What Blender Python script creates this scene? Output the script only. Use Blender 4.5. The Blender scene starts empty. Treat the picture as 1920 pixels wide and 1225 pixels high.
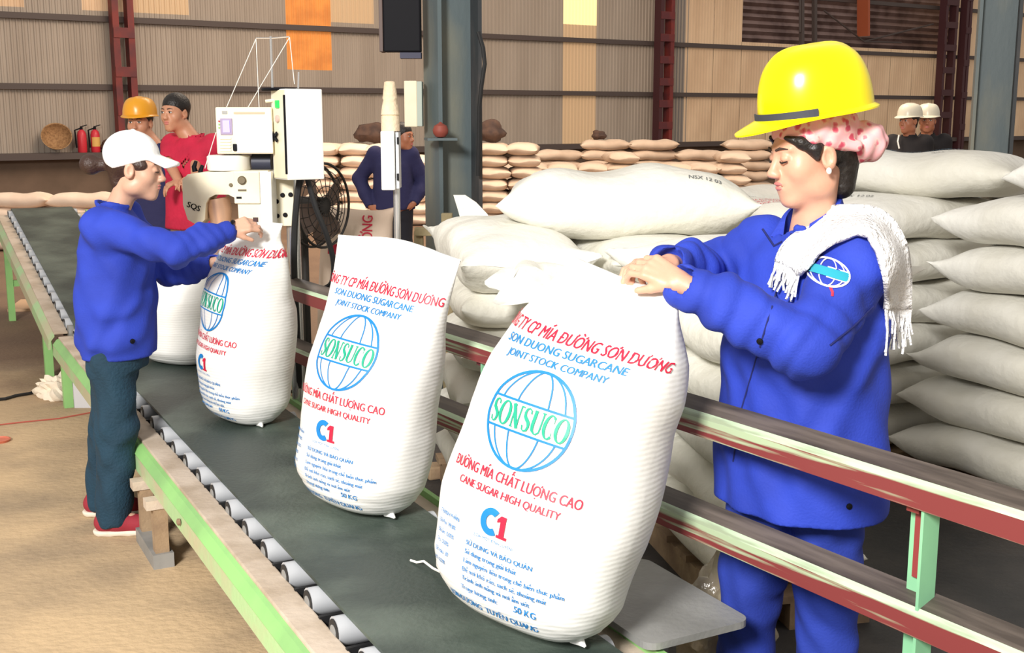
import bpy, bmesh, math, random
import numpy as np
from mathutils import Vector, Matrix

random.seed(7); rng = np.random.default_rng(7)
S = bpy.context.scene
C = S.collection
R = math.radians

# ------------------------------------------------------------------ camera, world, lights
CAMH, FPX = 1.65, 2200.0
PITCH = math.atan(397.5 / FPX)
cd = bpy.data.cameras.new('camera'); cam = bpy.data.objects.new('camera', cd); C.objects.link(cam)
cam.location = (0, 0, CAMH); cam.rotation_euler = (math.pi / 2 - PITCH, 0, 0)
cd.sensor_width = 36.0; cd.lens = FPX * 36.0 / 1920.0; cd.clip_end = 200
S.camera = cam

w = bpy.data.worlds.new('world'); S.world = w; w.use_nodes = True
w.node_tree.nodes['Background'].inputs[0].default_value = (1.0, 0.93, 0.85, 1)
w.node_tree.nodes['Background'].inputs[1].default_value = 0.46

def area(name, loc, target, size, power, col):
    l = bpy.data.lights.new(name, 'AREA'); l.energy = power; l.size = size; l.color = col
    o = bpy.data.objects.new(name, l); C.objects.link(o); o.location = loc
    o.rotation_euler = (Vector(target) - Vector(loc)).to_track_quat('-Z', 'Y').to_euler()
    return o
area('key_light_behind_camera', (-2.6, -3.0, 4.6), (0.1, 4.2, 0.7), 1.5, 880, (1.0, 0.97, 0.93))  # added key light, unseen behind the camera, placed for the shadow direction
area('back_fill_light', (0.5, 13.5, 7.4), (0.5, 18.0, 0.5), 6.0, 950, (1.0, 0.80, 0.62))  # unseen fill light added to brighten the wall and back stacks

S.view_settings.view_transform = 'Standard'; S.view_settings.look = 'None'
S.view_settings.gamma = 1.0; S.view_settings.use_curve_mapping = False
S.view_settings.exposure = 0.25

# ------------------------------------------------------------------ pixel helpers (1920 x 1225 frame)
_cp, _sp = math.cos(PITCH), math.sin(PITCH)
def ray(x, y):
    u = (x - 960) / FPX; v = (612.5 - y) / FPX
    return Vector((u, _cp + v * _sp, -_sp + v * _cp))
CAMP = Vector((0, 0, CAMH))
def on_z(x, y, z):
    d = ray(x, y); return CAMP + d * ((z - CAMH) / d.z)
def on_y(x, y, Y):
    d = ray(x, y); return CAMP + d * (Y / d.y)
def on_plane(x, y, p0, n):
    d = ray(x, y); return CAMP + d * ((Vector(p0) - CAMP).dot(n) / d.dot(n))

# ------------------------------------------------------------------ materials
MATS = {}
def mat(name, col, rough=0.6, metal=0.0, col2=None, nscale=6.0, bump=0.0, bscale=40.0, emit=None, estr=1.0, ramp=(0.4, 0.65), spec=None, stretch=None, detail=5.0):
    if name in MATS: return MATS[name]
    m = bpy.data.materials.new(name); m.use_nodes = True; nt = m.node_tree; N = nt.nodes; L = nt.links
    b = N['Principled BSDF']
    b.inputs['Base Color'].default_value = (*col, 1); b.inputs['Roughness'].default_value = rough; b.inputs['Metallic'].default_value = metal
    if spec is not None: b.inputs['Specular IOR Level'].default_value = spec
    tc = N.new('ShaderNodeTexCoord'); src = tc.outputs['Object']
    if stretch:
        mp = N.new('ShaderNodeMapping'); mp.inputs['Scale'].default_value = stretch
        L.new(src, mp.inputs['Vector']); src = mp.outputs['Vector']
    if col2 is not None:
        n = N.new('ShaderNodeTexNoise'); n.inputs['Scale'].default_value = nscale; n.inputs['Detail'].default_value = detail
        L.new(src, n.inputs['Vector'])
        r = N.new('ShaderNodeValToRGB'); r.color_ramp.elements[0].position = ramp[0]; r.color_ramp.elements[1].position = ramp[1]
        r.color_ramp.elements[0].color = (*col, 1); r.color_ramp.elements[1].color = (*col2, 1)
        L.new(n.outputs['Fac'], r.inputs['Fac']); L.new(r.outputs['Color'], b.inputs['Base Color'])
    if bump:
        n2 = N.new('ShaderNodeTexNoise'); n2.inputs['Scale'].default_value = bscale; n2.inputs['Detail'].default_value = 4
        L.new(src, n2.inputs['Vector'])
        bp = N.new('ShaderNodeBump'); bp.inputs['Strength'].default_value = bump; bp.inputs['Distance'].default_value = 0.02
        L.new(n2.outputs['Fac'], bp.inputs['Height']); L.new(bp.outputs['Normal'], b.inputs['Normal'])
    if emit is not None:
        b.inputs['Emission Color'].default_value = (*emit, 1); b.inputs['Emission Strength'].default_value = estr
    MATS[name] = m; return m

def wave_bump(m, scale, strength, direction='Z', dist=0.01, distort=1.5):
    nt = m.node_tree; N = nt.nodes; L = nt.links; b = N['Principled BSDF']
    tc = N.new('ShaderNodeTexCoord'); wv = N.new('ShaderNodeTexWave'); wv.bands_direction = direction
    wv.inputs['Scale'].default_value = scale; wv.inputs['Distortion'].default_value = distort; wv.inputs['Detail'].default_value = 1; wv.inputs['Detail Scale'].default_value = 0.6
    L.new(tc.outputs['Object'], wv.inputs['Vector'])
    bp = N.new('ShaderNodeBump'); bp.inputs['Strength'].default_value = strength; bp.inputs['Distance'].default_value = dist
    L.new(wv.outputs['Fac'], bp.inputs['Height'])
    old = b.inputs['Normal'].links
    if old: L.new(old[0].from_socket, bp.inputs['Normal'])
    L.new(bp.outputs['Normal'], b.inputs['Normal'])
    return m

M_conc = mat('concrete_floor', (0.62, 0.445, 0.26), 0.75, 0, (0.27, 0.20, 0.135), 1.5, 0.3, 30, ramp=(0.43, 0.74), detail=11)
def dirty(m):
    # trodden brown dirt on the far part of the slab, with a ragged edge
    nt = m.node_tree; N = nt.nodes; L = nt.links; b = N['Principled BSDF']; old = b.inputs['Base Color'].links[0].from_socket
    tc = N.new('ShaderNodeTexCoord'); sx = N.new('ShaderNodeSeparateXYZ'); L.new(tc.outputs['Object'], sx.inputs[0])
    n = N.new('ShaderNodeTexNoise'); n.inputs['Scale'].default_value = .9; n.inputs['Detail'].default_value = 6; L.new(tc.outputs['Object'], n.inputs['Vector'])
    a = N.new('ShaderNodeMath'); a.operation = 'MULTIPLY_ADD'; a.inputs[1].default_value = 5.0; L.new(n.outputs['Fac'], a.inputs[0]); L.new(sx.outputs['Y'], a.inputs[2])
    r = N.new('ShaderNodeMapRange'); r.inputs['From Min'].default_value = 8.6; r.inputs['From Max'].default_value = 10.6; r.inputs['To Max'].default_value = .85; L.new(a.outputs[0], r.inputs['Value'])
    mx = N.new('ShaderNodeMix'); mx.data_type = 'RGBA'; mx.inputs['B'].default_value = (.15, .085, .055, 1)
    L.new(r.outputs[0], mx.inputs['Factor']); L.new(old, mx.inputs['A']); L.new(mx.outputs['Result'], b.inputs['Base Color'])
dirty(M_conc)
M_clad = mat('grey_cladding', (0.42, 0.36, 0.30), 0.5, 0, (0.33, 0.275, 0.225), 1.2, stretch=(1, 1, 0.15))
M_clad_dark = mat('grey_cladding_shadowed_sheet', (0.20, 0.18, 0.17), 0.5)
M_sky_or = mat('orange_translucent_sheet', (0.75, 0.30, 0.07), 0.4, 0, (0.55, 0.20, 0.05), 2.5, emit=(0.9, 0.32, 0.07), estr=0.22)
M_sky_yl = mat('yellow_translucent_sheet', (0.9, 0.72, 0.38), 0.4, emit=(1.0, 0.75, 0.34), estr=0.6)
M_sky_br = mat('brown_translucent_sheet', (0.62, 0.45, 0.28), 0.4, emit=(0.8, 0.5, 0.25), estr=0.1)
M_panel = mat('beige_wall_panel', (0.72, 0.52, 0.34), 0.6, 0, (0.55, 0.37, 0.23), 1.6, stretch=(1, 1, 0.4), emit=(0.9, 0.6, 0.35), estr=0.10)  # weak glow added so the panels come out brighter
M_plinth = mat('plinth_render', (0.20, 0.135, 0.095), 0.9, 0, (0.145, 0.10, 0.07), 1.5, 0.2, 12)
M_girt = mat('girt_steel', (0.085, 0.065, 0.06), 0.6)
M_redsteel = mat('oxide_red_steel', (0.22, 0.03, 0.025), 0.6, 0, (0.12, 0.025, 0.03), 3)
M_dksteel = mat('dark_red_steel', (0.07, 0.02, 0.025), 0.6)
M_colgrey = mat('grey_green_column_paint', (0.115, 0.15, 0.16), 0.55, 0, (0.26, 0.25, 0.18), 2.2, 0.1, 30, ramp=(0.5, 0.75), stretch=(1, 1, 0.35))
M_coldark = mat('dark_column_flange', (0.035, 0.04, 0.045), 0.6, 0, (0.12, 0.10, 0.09), 4, ramp=(0.5, 0.7), stretch=(1, 1, 0.3))  # darker tone used on one flange of each column
M_black = mat('black_plastic', (0.006, 0.006, 0.009), 0.6, spec=.15)
M_rubber = mat('black_rubber', (0.012, 0.012, 0.013), 0.55)
M_belt = mat('green_black_belt', (0.032, 0.048, 0.040), 0.5, 0, (0.13, 0.165, 0.135), 2.4, 0.15, 60, ramp=(0.45, 0.75), detail=8)
M_green = mat('light_green_paint', (0.30, 0.60, 0.20), 0.45, 0, (0.24, 0.46, 0.17), 3)
M_greenworn = mat('worn_green_paint', (0.40, 0.60, 0.30), 0.5, 0, (0.50, 0.47, 0.30), 3.5, 0.1, 40, ramp=(0.42, 0.58))
M_dusty = mat('dusty_beige_steel', (0.60, 0.50, 0.40), 0.7, 0, (0.42, 0.33, 0.24), 5, 0.15, 40)
M_greydust = mat('grey_steel', (0.34, 0.34, 0.33), 0.5, 0.2, (0.24, 0.24, 0.23), 6)
M_roller = mat('grey_roller', (0.52, 0.54, 0.57), 0.4, 0.15)
M_railgreen = mat('mint_green_paint', (0.26, 0.58, 0.33), 0.4, 0, (0.20, 0.45, 0.27), 4)
M_wood = mat('weathered_wood', (0.36, 0.25, 0.15), 0.8, 0, (0.24, 0.16, 0.10), 8, 0.2, 40)
M_deck = mat('dark_floor_plate', (0.030, 0.030, 0.032), 0.6, 0, (0.055, 0.05, 0.048), 3, 0.2, 30)
M_plate = mat('grey_slide_plate', (0.30, 0.30, 0.29), 0.45, 0.1, (0.20, 0.20, 0.19), 4, 0.1, 50)
M_cream = mat('cream_enamel', (0.86, 0.80, 0.62), 0.4, 0, (0.80, 0.72, 0.52), 4)
M_white = mat('white_enamel', (0.90, 0.89, 0.84), 0.4)
M_steel = mat('bright_steel', (0.72, 0.72, 0.72), 0.25, 0.8)
M_thread = mat('white_thread', (0.85, 0.82, 0.75), 0.8)
M_cone = mat('thread_cone', (0.85, 0.70, 0.50), 0.8, 0, (0.75, 0.58, 0.40), 10, 0.3, 60)
M_navy = mat('navy_cloth', (0.022, 0.022, 0.085), 0.85, bump=0.4, bscale=14)
M_red = mat('red_enamel', (0.62, 0.03, 0.05), 0.4)
M_basket = mat('woven_basket', (0.42, 0.24, 0.11), 0.8, 0, (0.26, 0.14, 0.06), 30, 0.5, 60)

# rail: bare brown steel on top, a mint painted edge, red primer on the upright leg
M_railtop = mat('bare_brown_steel', (0.075, 0.060, 0.050), 0.45, 0.2, (0.19, 0.155, 0.13), 2.2, ramp=(.4, .65), stretch=(1.2, 14, 14))
M_railedge = mat('mint_paint_edge', (0.50, 0.64, 0.44), 0.45, 0, (0.30, 0.36, 0.24), 2.0, ramp=(.5, .66), stretch=(2, 20, 20))
M_railred = mat('red_primer_leg', (0.20, 0.035, 0.035), 0.5, 0, (0.40, 0.50, 0.32), 1.1, ramp=(.56, .64), stretch=(1.3, 30, 40))

def sack_mat(name, c1, c2):
    m = mat(name, c1, 0.5, 0, c2, 3.0, 0.22, 9, ramp=(0.35, 0.7))
    return wave_bump(m, 26, 0.085, 'Z', 0.006, 2.6)
M_sack = sack_mat('white_woven_sack', (0.86, 0.87, 0.85), (0.80, 0.80, 0.77))
M_sack_flat = mat('white_sack_cloth', (0.82, 0.81, 0.74), 0.5, 0, (0.74, 0.72, 0.63), 2.0, 0.45, 16)
M_sack_grey = mat('dim_lit_white_sack_cloth', (0.72, 0.71, 0.66), 0.55, 0, (0.63, 0.61, 0.53), 2.0, 0.45, 16)  # white sack cloth made greyer, lower light put into its colour
M_sack_tan = mat('warm_lit_tan_sack_cloth', (0.66, 0.52, 0.40), 0.7, 0, (0.52, 0.39, 0.29), 2.5, 0.2, 10)  # warm light on the far stacks put into the sack colour
M_sack_pink = mat('pink_beige_sack_cloth', (0.86, 0.70, 0.56), 0.7, 0, (0.76, 0.58, 0.45), 2.5, 0.2, 10)  # far sacks' warm light put into the colour; the upright pink sack shares it
M_pblue = mat('blue_print', (0.005, 0.20, 0.56), 0.5)
M_pred = mat('red_print', (0.62, 0.012, 0.05), 0.5)
M_pgreen = mat('green_print', (0.008, 0.36, 0.22), 0.5)
M_pgrey = mat('grey_print', (0.16, 0.17, 0.17), 0.6)
M_pbluegrey = mat('faded_blue_print', (0.13, 0.24, 0.36), 0.6)

# ------------------------------------------------------------------ mesh helpers
class MB:
    def __init__(s): s.v = []; s.f = []
    def add(s, vs, fs):
        o = len(s.v); s.v += [tuple(v) for v in vs]; s.f += [tuple(i + o for i in f) for f in fs]; return s
    def box(s, c, size, rot=None, bev=0.0):
        bm = bmesh.new(); bmesh.ops.create_cube(bm, size=1.0)
        for v in bm.verts: v.co = Vector((v.co.x * size[0], v.co.y * size[1], v.co.z * size[2]))
        if bev: bmesh.ops.bevel(bm, geom=bm.edges[:], offset=bev, segments=2, affect='EDGES', profile=0.6)
        M = Matrix.Translation(Vector(c))
        if rot is not None: M = M @ (rot.to_4x4() if not isinstance(rot, (int, float)) else Matrix.Rotation(rot, 4, 'Z'))
        bm.transform(M); bm.verts.index_update()
        s.add([v.co[:] for v in bm.verts], [[v.index for v in f.verts] for f in bm.faces]); bm.free(); return s
    def bar(s, a, b, wx, wz, up=(0, 0, 1), bev=0.0):
        a = Vector(a); b = Vector(b); x = (b - a); l = x.length; x.normalize(); up = Vector(up)
        y = up.cross(x).normalized(); z = x.cross(y)
        return s.box((a + b) / 2, (l, wx, wz), Matrix((x, y, z)).transposed(), bev)
    def tube(s, pts, r, n=10, cap=True):
        pts = [Vector(p) for p in pts]; k = len(pts); rr = r if hasattr(r, '__len__') else [r] * k
        t0 = (pts[1] - pts[0]).normalized(); u = t0.orthogonal().normalized(); vs = []; fs = []
        for i, p in enumerate(pts):
            t = (pts[min(i + 1, k - 1)] - pts[max(i - 1, 0)]).normalized()
            u = (u - t * u.dot(t)).normalized(); w_ = t.cross(u)
            for j in range(n):
                a = 2 * math.pi * j / n; vs.append(p + (u * math.cos(a) + w_ * math.sin(a)) * rr[i])
        for i in range(k - 1):
            for j in range(n):
                fs.append((i * n + j, i * n + (j + 1) % n, (i + 1) * n + (j + 1) % n, (i + 1) * n + j))
        if cap: fs.append(tuple(range(n - 1, -1, -1))); fs.append(tuple((k - 1) * n + j for j in range(n)))
        return s.add(vs, fs)
    def lathe(s, prof, base=(0, 0, 0), axis=(0, 0, 1), n=24):
        base = Vector(base); q = Vector((0, 0, 1)).rotation_difference(Vector(axis).normalized()).to_matrix()
        vs = []; fs = []; k = len(prof)
        for r_, z in prof:
            for j in range(n):
                a = 2 * math.pi * j / n; vs.append(base + q @ Vector((r_ * math.cos(a), r_ * math.sin(a), z)))
        for i in range(k - 1):
            for j in range(n): fs.append((i * n + j, i * n + (j + 1) % n, (i + 1) * n + (j + 1) % n, (i + 1) * n + j))
        fs.append(tuple(range(n - 1, -1, -1))); fs.append(tuple((k - 1) * n + j for j in range(n)))
        return s.add(vs, fs)
    def prism(s, poly, a, bvec):
        # poly: list of 3D points (planar), extruded by bvec
        n = len(poly); p = [Vector(q) for q in poly]; b = Vector(bvec)
        return s.add(p + [q + b for q in p], [tuple(range(n - 1, -1, -1)), tuple(range(n, 2 * n))] + [(i, (i + 1) % n, n + (i + 1) % n, n + i) for i in range(n)])
    def mesh(s, name, m, smooth=False):
        me = bpy.data.meshes.new(name); me.from_pydata(s.v, [], s.f); me.validate()
        bm = bmesh.new(); bm.from_mesh(me); bmesh.ops.recalc_face_normals(bm, faces=bm.faces[:]); bm.to_mesh(me); bm.free()
        me.materials.append(m)
        if smooth: shade(me)
        return me
    def build(s, name, m, parent=None, loc=None, smooth=False):
        return obj(name, s.mesh(name, m, smooth), parent, loc)

def shade(me, ang=35):
    me.polygons.foreach_set('use_smooth', [True] * len(me.polygons))
    try: me.set_sharp_from_angle(angle=R(ang))
    except Exception: pass

def obj(name, me, parent=None, loc=None):
    o = bpy.data.objects.new(name, me); C.objects.link(o)
    if parent is not None:
        o.parent = parent
        # parts are modelled in world coordinates: take the parents' placement out again
        T = Matrix.Identity(4); p = parent
        while p is not None: T = p.matrix_basis @ T; p = p.parent
        o.matrix_basis = T.inverted()
    if loc is not None: o.location = loc
    return o
def thing(name, label, cat, loc, group=None):
    o = bpy.data.objects.new(name, None); C.objects.link(o); o.empty_display_size = 0.1
    o.location = loc; return tag(o, label, cat, group)
def tag(o, label, cat, group=None):
    o['label'] = label; o['category'] = cat
    if group: o['group'] = group
    return o
def struct(o): o['kind'] = 'structure'; return o
def rebase(o, p):
    """move a top-level mesh's origin to p without moving its vertices"""
    p = Vector(p); o.data.transform(Matrix.Translation(-p)); o.location = p; return o

# ------------------------------------------------------------------ the setting
mb = MB(); mb.add([(-40, -8, 0), (45, -8, 0), (45, 60, 0), (-40, 60, 0), (-40, -8, -.2), (45, -8, -.2), (45, 60, -.2), (-40, 60, -.2)],
                  [(0, 1, 2, 3), (7, 6, 5, 4), (0, 4, 5, 1), (1, 5, 6, 2), (2, 6, 7, 3), (3, 7, 4, 0)])
struct(mb.build('floor', M_conc))

W0 = on_y(0, 215, 20.0); W1 = on_y(1750, 215, 34.2)
WE = (W1 - W0); WE.z = 0; WE.normalize(); WN = Vector((WE.y, -WE.x, 0))
def wall(s, z, off=0.0): return Vector((W0.x, W0.y, 0)) + WE * s + WN * off + Vector((0, 0, z))
wall_z = math.atan2(WE.y, WE.x)
PL = 0.93
mb = MB(); mb.box(wall(17, PL / 2, -0.13), (62, 0.24, PL), wall_z)
wb = struct(mb.build('wall_back', M_plinth))
PITCHW = 0.094
def sheet_mesh(width, h, m, flat=False):
    n = max(1, round(width / PITCHW)); p = width / n; mb = MB(); vs = []; 
    prof = [(0, 0), (.22, 0), (.36, .016), (.64, .016), (.78, 0)]
    pts = []
    for i in range(n):
        for a, b in prof: pts.append(((i + a) * p, b if not flat else b * 0.35))
    pts.append((width, 0))
    for x, y in pts: vs += [(x, -y, 0), (x, -y, h)]
    fs = [(2 * i, 2 * i + 2, 2 * i + 3, 2 * i + 1) for i in range(len(pts) - 1)]
    mb.add(vs, fs); return mb.mesh('cladding_sheet', m)
SW, TOPZ = 0.94, 7.5
cache = {}
def put_sheet(s, z0, z1, m, width=SW, flat=False, off=0.0, name='cladding_sheet'):
    key = (round(z1 - z0, 2), m.name, round(width, 2), flat)
    if key not in cache: cache[key] = sheet_mesh(width, z1 - z0, m, flat)
    o = bpy.data.objects.new(name, cache[key]); C.objects.link(o); o.parent = wb
    o.location = wall(s, z0, off); o.rotation_euler = (0, 0, wall_z); return o
s0 = 5.21 - 8 * SW
i = 0; s = s0
while s < 15.2:
    k = round((s - 5.21) / SW)
    if k == 0:
        put_sheet(s, 2.50, TOPZ, M_sky_or); put_sheet(s, PL, 2.50, M_clad)
    elif k == 1 or k == -3: put_sheet(s, 3.42, TOPZ, M_sky_br); put_sheet(s, PL, 3.42, M_clad)
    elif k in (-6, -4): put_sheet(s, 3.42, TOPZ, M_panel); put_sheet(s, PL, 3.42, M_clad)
    elif 11.3 < s < 12.2 or (11.3 < s + SW * .6 < 12.2 and k == 7):
        put_sheet(s, 3.62, TOPZ, M_sky_yl); put_sheet(s, PL, 3.62, M_sky_br)
    else: put_sheet(s, PL, TOPZ, M_clad)
    s += SW
s = 15.4
while s < 25.2:
    tall = s < 17.2
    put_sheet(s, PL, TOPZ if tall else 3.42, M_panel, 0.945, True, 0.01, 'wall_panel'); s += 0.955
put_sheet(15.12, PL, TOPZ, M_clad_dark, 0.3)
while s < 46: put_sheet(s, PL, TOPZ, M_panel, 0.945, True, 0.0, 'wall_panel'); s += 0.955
MB().box(wall(24.5, (PL + 3.42) / 2, -.03), (18.6, .02, 3.42 - PL), wall_z).build('panel_backing', M_girt, wb)
# girts
for z, s_a, s_b, hh in ((3.28, -9, 46, 0.10), (2.12, -9, 46, 0.10), (0.95, -9, 46, 0.11), (4.6, -9, 46, 0.1)):
    wd = 0.34 if z < 1 else 0.09
    m = MB().bar(wall(s_a, z, 0.02 + wd / 2), wall(s_b, z, 0.02 + wd / 2), wd, hh); m.build('girt', M_girt, wb)
# horizontally ribbed siding of the lean-to seen through the open bay above the panels
vs = []; fs = []
n = 46
for q in range(n + 1):
    z = 3.42 + q * 0.09; off = -0.9 - (0.05 if q % 2 else 0.0)
    vs += [wall(16.8, z, off), wall(28, z, off)]
for q in range(n): fs.append((2 * q, 2 * q + 1, 2 * q + 3, 2 * q + 2))
M_rib = mat('brown_ribbed_siding', (0.30, 0.20, 0.18), 0.35, 0.4, (0.16, 0.10, 0.09), 2)
MB().add(vs, fs).build('ribbed_siding', M_rib, wb)
for a, b in (((1545, 20), (1620, 78)), ((1620, 78), (1750, 45)), ((1620, 78), (1690, 80)), ((1500, -10), (1500, 60))):
    MB().tube([on_plane(*a, wall(0, 0, 0.15), WN), on_plane(*b, wall(0, 0, 0.15), WN)], 0.022, 6).build('truss_rod', M_girt, wb)
for px in (1503, 1527):
    MB().bar(on_plane(px, -60, wall(0, 0, .12), WN), on_plane(px, 95, wall(0, 0, .12), WN), .1, .1, WN).build('window_post', M_girt, wb)
o = MB().bar(on_plane(1619, -40, wall(0, 0, .3), WN), on_plane(1619, 68, wall(0, 0, .3), WN), .08, .36, WN).build('hanging_panel', mat('orange_red_board', (0.42, 0.10, 0.04), 0.6))
tag(rebase(o, on_plane(1619, 68, wall(0, 0, .3), WN)), 'orange-red board hanging high against the ribbed siding', 'board')

# lattice wall columns: two chords and batten plates
def lattice(px, wd, label, m_, tops=TOPZ, step=0.66, m2=None):
    s = (on_plane(px, 160, wall(0, 0, 0.25), WN) - wall(0, 0)).dot(WE); b = wall(s, 0, 0.30)
    t = thing('lattice_column', label, 'column', b)
    for k in (-1, 1):
        c = wall(s + k * (wd / 2 - .05), 0, .30)
        MB().box(c + Vector((0, 0, tops / 2)), (.11, .22, tops), wall_z).build('chord', (m2 if (m2 and k < 0) else m_), t)
    z = 0.4; pm = None
    while z < tops:
        o = MB().box(b + Vector((0, 0, z)) + WN * .115, (wd, .02, .17), wall_z)
        if pm is None: pp = o.build('batten_plate', m_, t); pm = pp; z00 = z
        else:
            q = pm.copy(); C.objects.link(q); q.parent = t; q.location = pm.location + Vector((0, 0, z - z00))
        z += step
    return t
lattice(233, .36, 'oxide-red lattice steel column on the wall beside the fire extinguishers', M_redsteel)
lattice(1241, .42, 'dark red lattice steel column between grey cladding and beige wall panels', M_redsteel, m2=M_dksteel, step=0.5)
lattice(1768, .55, 'dark lattice steel column at the end of the beige wall panels', M_dksteel, step=0.62)
lattice(1800, .25, 'slim dark red lattice column just beside the grey steel column', M_dksteel, step=0.9)

# ------------------------------------------------------------------ conveyor frame of reference
L3 = Vector((-.335, 2.618, 0)); DV = Vector((.469, -.883, 0)).normalized(); RV = Vector((-DV.y, DV.x, 0))
def cv(a, o, z): return L3 + DV * a + RV * o + Vector((0, 0, z))
BW, BZ = 0.49, 0.42
UP = Vector((0, 0, 1))

def copy_part(src, parent, delta):
    q = src.copy(); C.objects.link(q); q.parent = parent
    q.matrix_basis = parent.matrix_basis.inverted() @ Matrix.Translation(delta) @ (parent.matrix_basis @ src.matrix_basis); return q

def conveyor(name, label, a0, z0, a1, z1, leg_as, near):
    """belt from (a0,z0) far to (a1,z1) near"""
    t = thing(name, label, 'conveyor', cv((a0 + a1) / 2, BW / 2, 0))
    ax = (cv(a1, 0, z1) - cv(a0, 0, z0)); L = ax.length; ax.normalize(); nup = RV.cross(ax) * -1
    if nup.z < 0: nup = -nup
    def P(u, o, h): return cv(a0, o, z0) + ax * u + nup * h
    # belt loop: top run, end drums' wrap, return run
    n = max(12, int(L / 0.12)); prof = []
    for i in range(n + 1): prof.append((L * i / n, 0.0))
    for k in range(1, 8): q = math.pi * k / 8; prof.append((L + .065 * math.sin(q), -.065 + .065 * math.cos(q)))
    for i in range(n + 1): prof.append((L - L * i / n, -.13))
    for k in range(1, 8): q = math.pi * k / 8; prof.append((-.065 * math.sin(q), -.065 - .065 * math.cos(q)))
    vs = []; m = len(prof); th = .010
    for j, (u, h) in enumerate(prof):
        g = prof[(j + 1) % m][0] - prof[j - 1][0], prof[(j + 1) % m][1] - prof[j - 1][1]; gl = math.hypot(*g) or 1
        nu, nh = -g[1] / gl, g[0] / gl
        for (o, s) in ((0, 0), (BW, 0), (BW, 1), (0, 1)): vs.append(P(u - nu * th * s, o, h - nh * th * s))
    fs = []
    for j in range(m):
        a = j * 4; b = ((j + 1) % m) * 4
        for k in range(4): fs.append((a + k, a + (k + 1) % 4, b + (k + 1) % 4, b + k))
    MB().add(vs, fs).build('belt', M_belt, t, smooth=True)
    # side frames: C channel, dusty top flange and green web
    for sd, o0 in ((-1, -.035), (1, BW + .035)):
        oo = o0 + sd * .075
        fl = MB().box((0, 0, 0), (1, 1, 1)); 
        m1 = MB(); m1.bar(P(0, o0 + sd * .036, -.060), P(L, o0 + sd * .036, -.060), .080, .014, nup, .004); m1.build('top_flange', M_dusty, t)
        m2 = MB()
        q0, q1 = P(0, 0, 0), P(L, 0, 0)
        pr = [(o0 + sd * .074, -.066), (o0 + sd * .086, -.072), (o0 + sd * .108, -.100), (o0 + sd * .112, -.160), (o0 + sd * .098, -.160), (o0 + sd * .094, -.105), (o0 + sd * .074, -.080)]
        if sd > 0: pr = [(o0 + sd * .074, -.03), (o0 + sd * .092, -.03), (o0 + sd * .092, -.18), (o0 + sd * .074, -.18)]
        m2.prism([q0 + RV * o + nup * h for o, h in pr], None, q1 - q0); m2.build('side_channel', M_greenworn if sd < 0 else M_green, t)
        if sd < 0 and near:
            m3 = MB(); m3.prism([q0 + RV * o + nup * h for o, h in [(o0 + sd * .075, -.0645), (o0 + sd * .088, -.070), (o0 + sd * .110, -.098), (o0 + sd * .109, -.101), (o0 + sd * .086, -.0735), (o0 + sd * .075, -.068)]], None, q1 - q0)
            m3.build('green_edge_strip', M_green, t)
            for u in (L - 1.55, L - .35, L - 2.9):
                MB().lathe([(.012, 0), (.012, .008), (.006, .011)], P(u, o0 + sd * .113, -.125), -RV * 1.0, 10).build('bolt', M_wood, t)
    # carrying rollers
    src = None; u = .06; sp = .205
    rr = .040; rd = -.010 - rr
    first = MB().tube([P(u, -.030, rd), P(u, BW + .030, rd)], rr, 18).build('roller', M_roller, t, smooth=True); shade(first.data, 40)
    kids = []
    for o in (-.031, BW + .031):
        kids.append(MB().lathe([(rr * .86, -.002), (rr * .86, .0015)], P(u, o, rd), RV, 18).build('bearing_ring', M_rubber, first))
        kids.append(MB().lathe([(rr * .50, -.004), (rr * .50, .004)], P(u, o, rd), RV, 14).build('hub_cap', M_greydust, first))
    fb = MB().bar(P(u + .1025, -.036, -.062), P(u + .1025, BW + .036, -.062), .012, .03, nup).build('roller_divider', M_rubber, t)
    k = 1
    while u + sp * k < L - .02:
        d = ax * sp * k; q = copy_part(first, t, d)
        for c in kids:
            cc = c.copy(); C.objects.link(cc); cc.parent = q
        copy_part(fb, t, d); k += 1
    # slider bed under the belt, drums, legs
    MB().bar(P(.05, BW / 2, -.088), P(L - .05, BW / 2, -.088), BW + .10, .008, nup).build('slider_bed', M_rubber, t)
    for u2 in (0, L): MB().tube([P(u2, -.03, -.065), P(u2, BW + .03, -.065)], .05, 18).build('drum', M_greydust, t, smooth=True)
    for a in leg_as:
        f = (a - a0) / (a1 - a0); zt = z0 + (z1 - z0) * f - .10
        for o in (-.11, BW + .11): MB().bar(cv(a, o, zt), cv(a, o, 0), .06, .05, RV).build('leg', M_green, t)
        MB().bar(cv(a, -.11, zt * .45), cv(a, BW + .11, zt * .45), .04, .05).build('cross_brace', M_green, t)
    return t

near_c = conveyor('belt_conveyor', 'long dark belt conveyor with light green frame carrying the standing sugar sacks', -4.75, BZ, 1.5, BZ, (-4.5, .9), True)
far_c = conveyor('inclined_conveyor', 'inclined belt conveyor rising behind the worker in the white cap', -8.4, .86, -4.95, .41, (-5.35, -7.75), False)

# timber support stand under the near conveyor (a worker's shoe stands in it)
b = cv(-1.93, -.02, 0)
t = thing('support_stand', 'weathered wooden stand holding up the green conveyor frame by the red shoes', 'stand', b)
for a in (-2.06, -1.80):
    for o_ in (-.14, .10): MB().bar(cv(a, o_, .055), cv(a, o_, .225), .05, .05, RV).build('upright', M_wood, t)
for o_ in (-.14, .10): MB().bar(cv(-2.10, o_, .0275), cv(-1.76, o_, .0275), .075, .055).build('base_rail', M_greydust, t)
for a in (-2.06, -1.80): MB().bar(cv(a, -.19, .2425), cv(a, .16, .2425), .06, .035).build('top_board', M_dusty, t)

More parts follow.
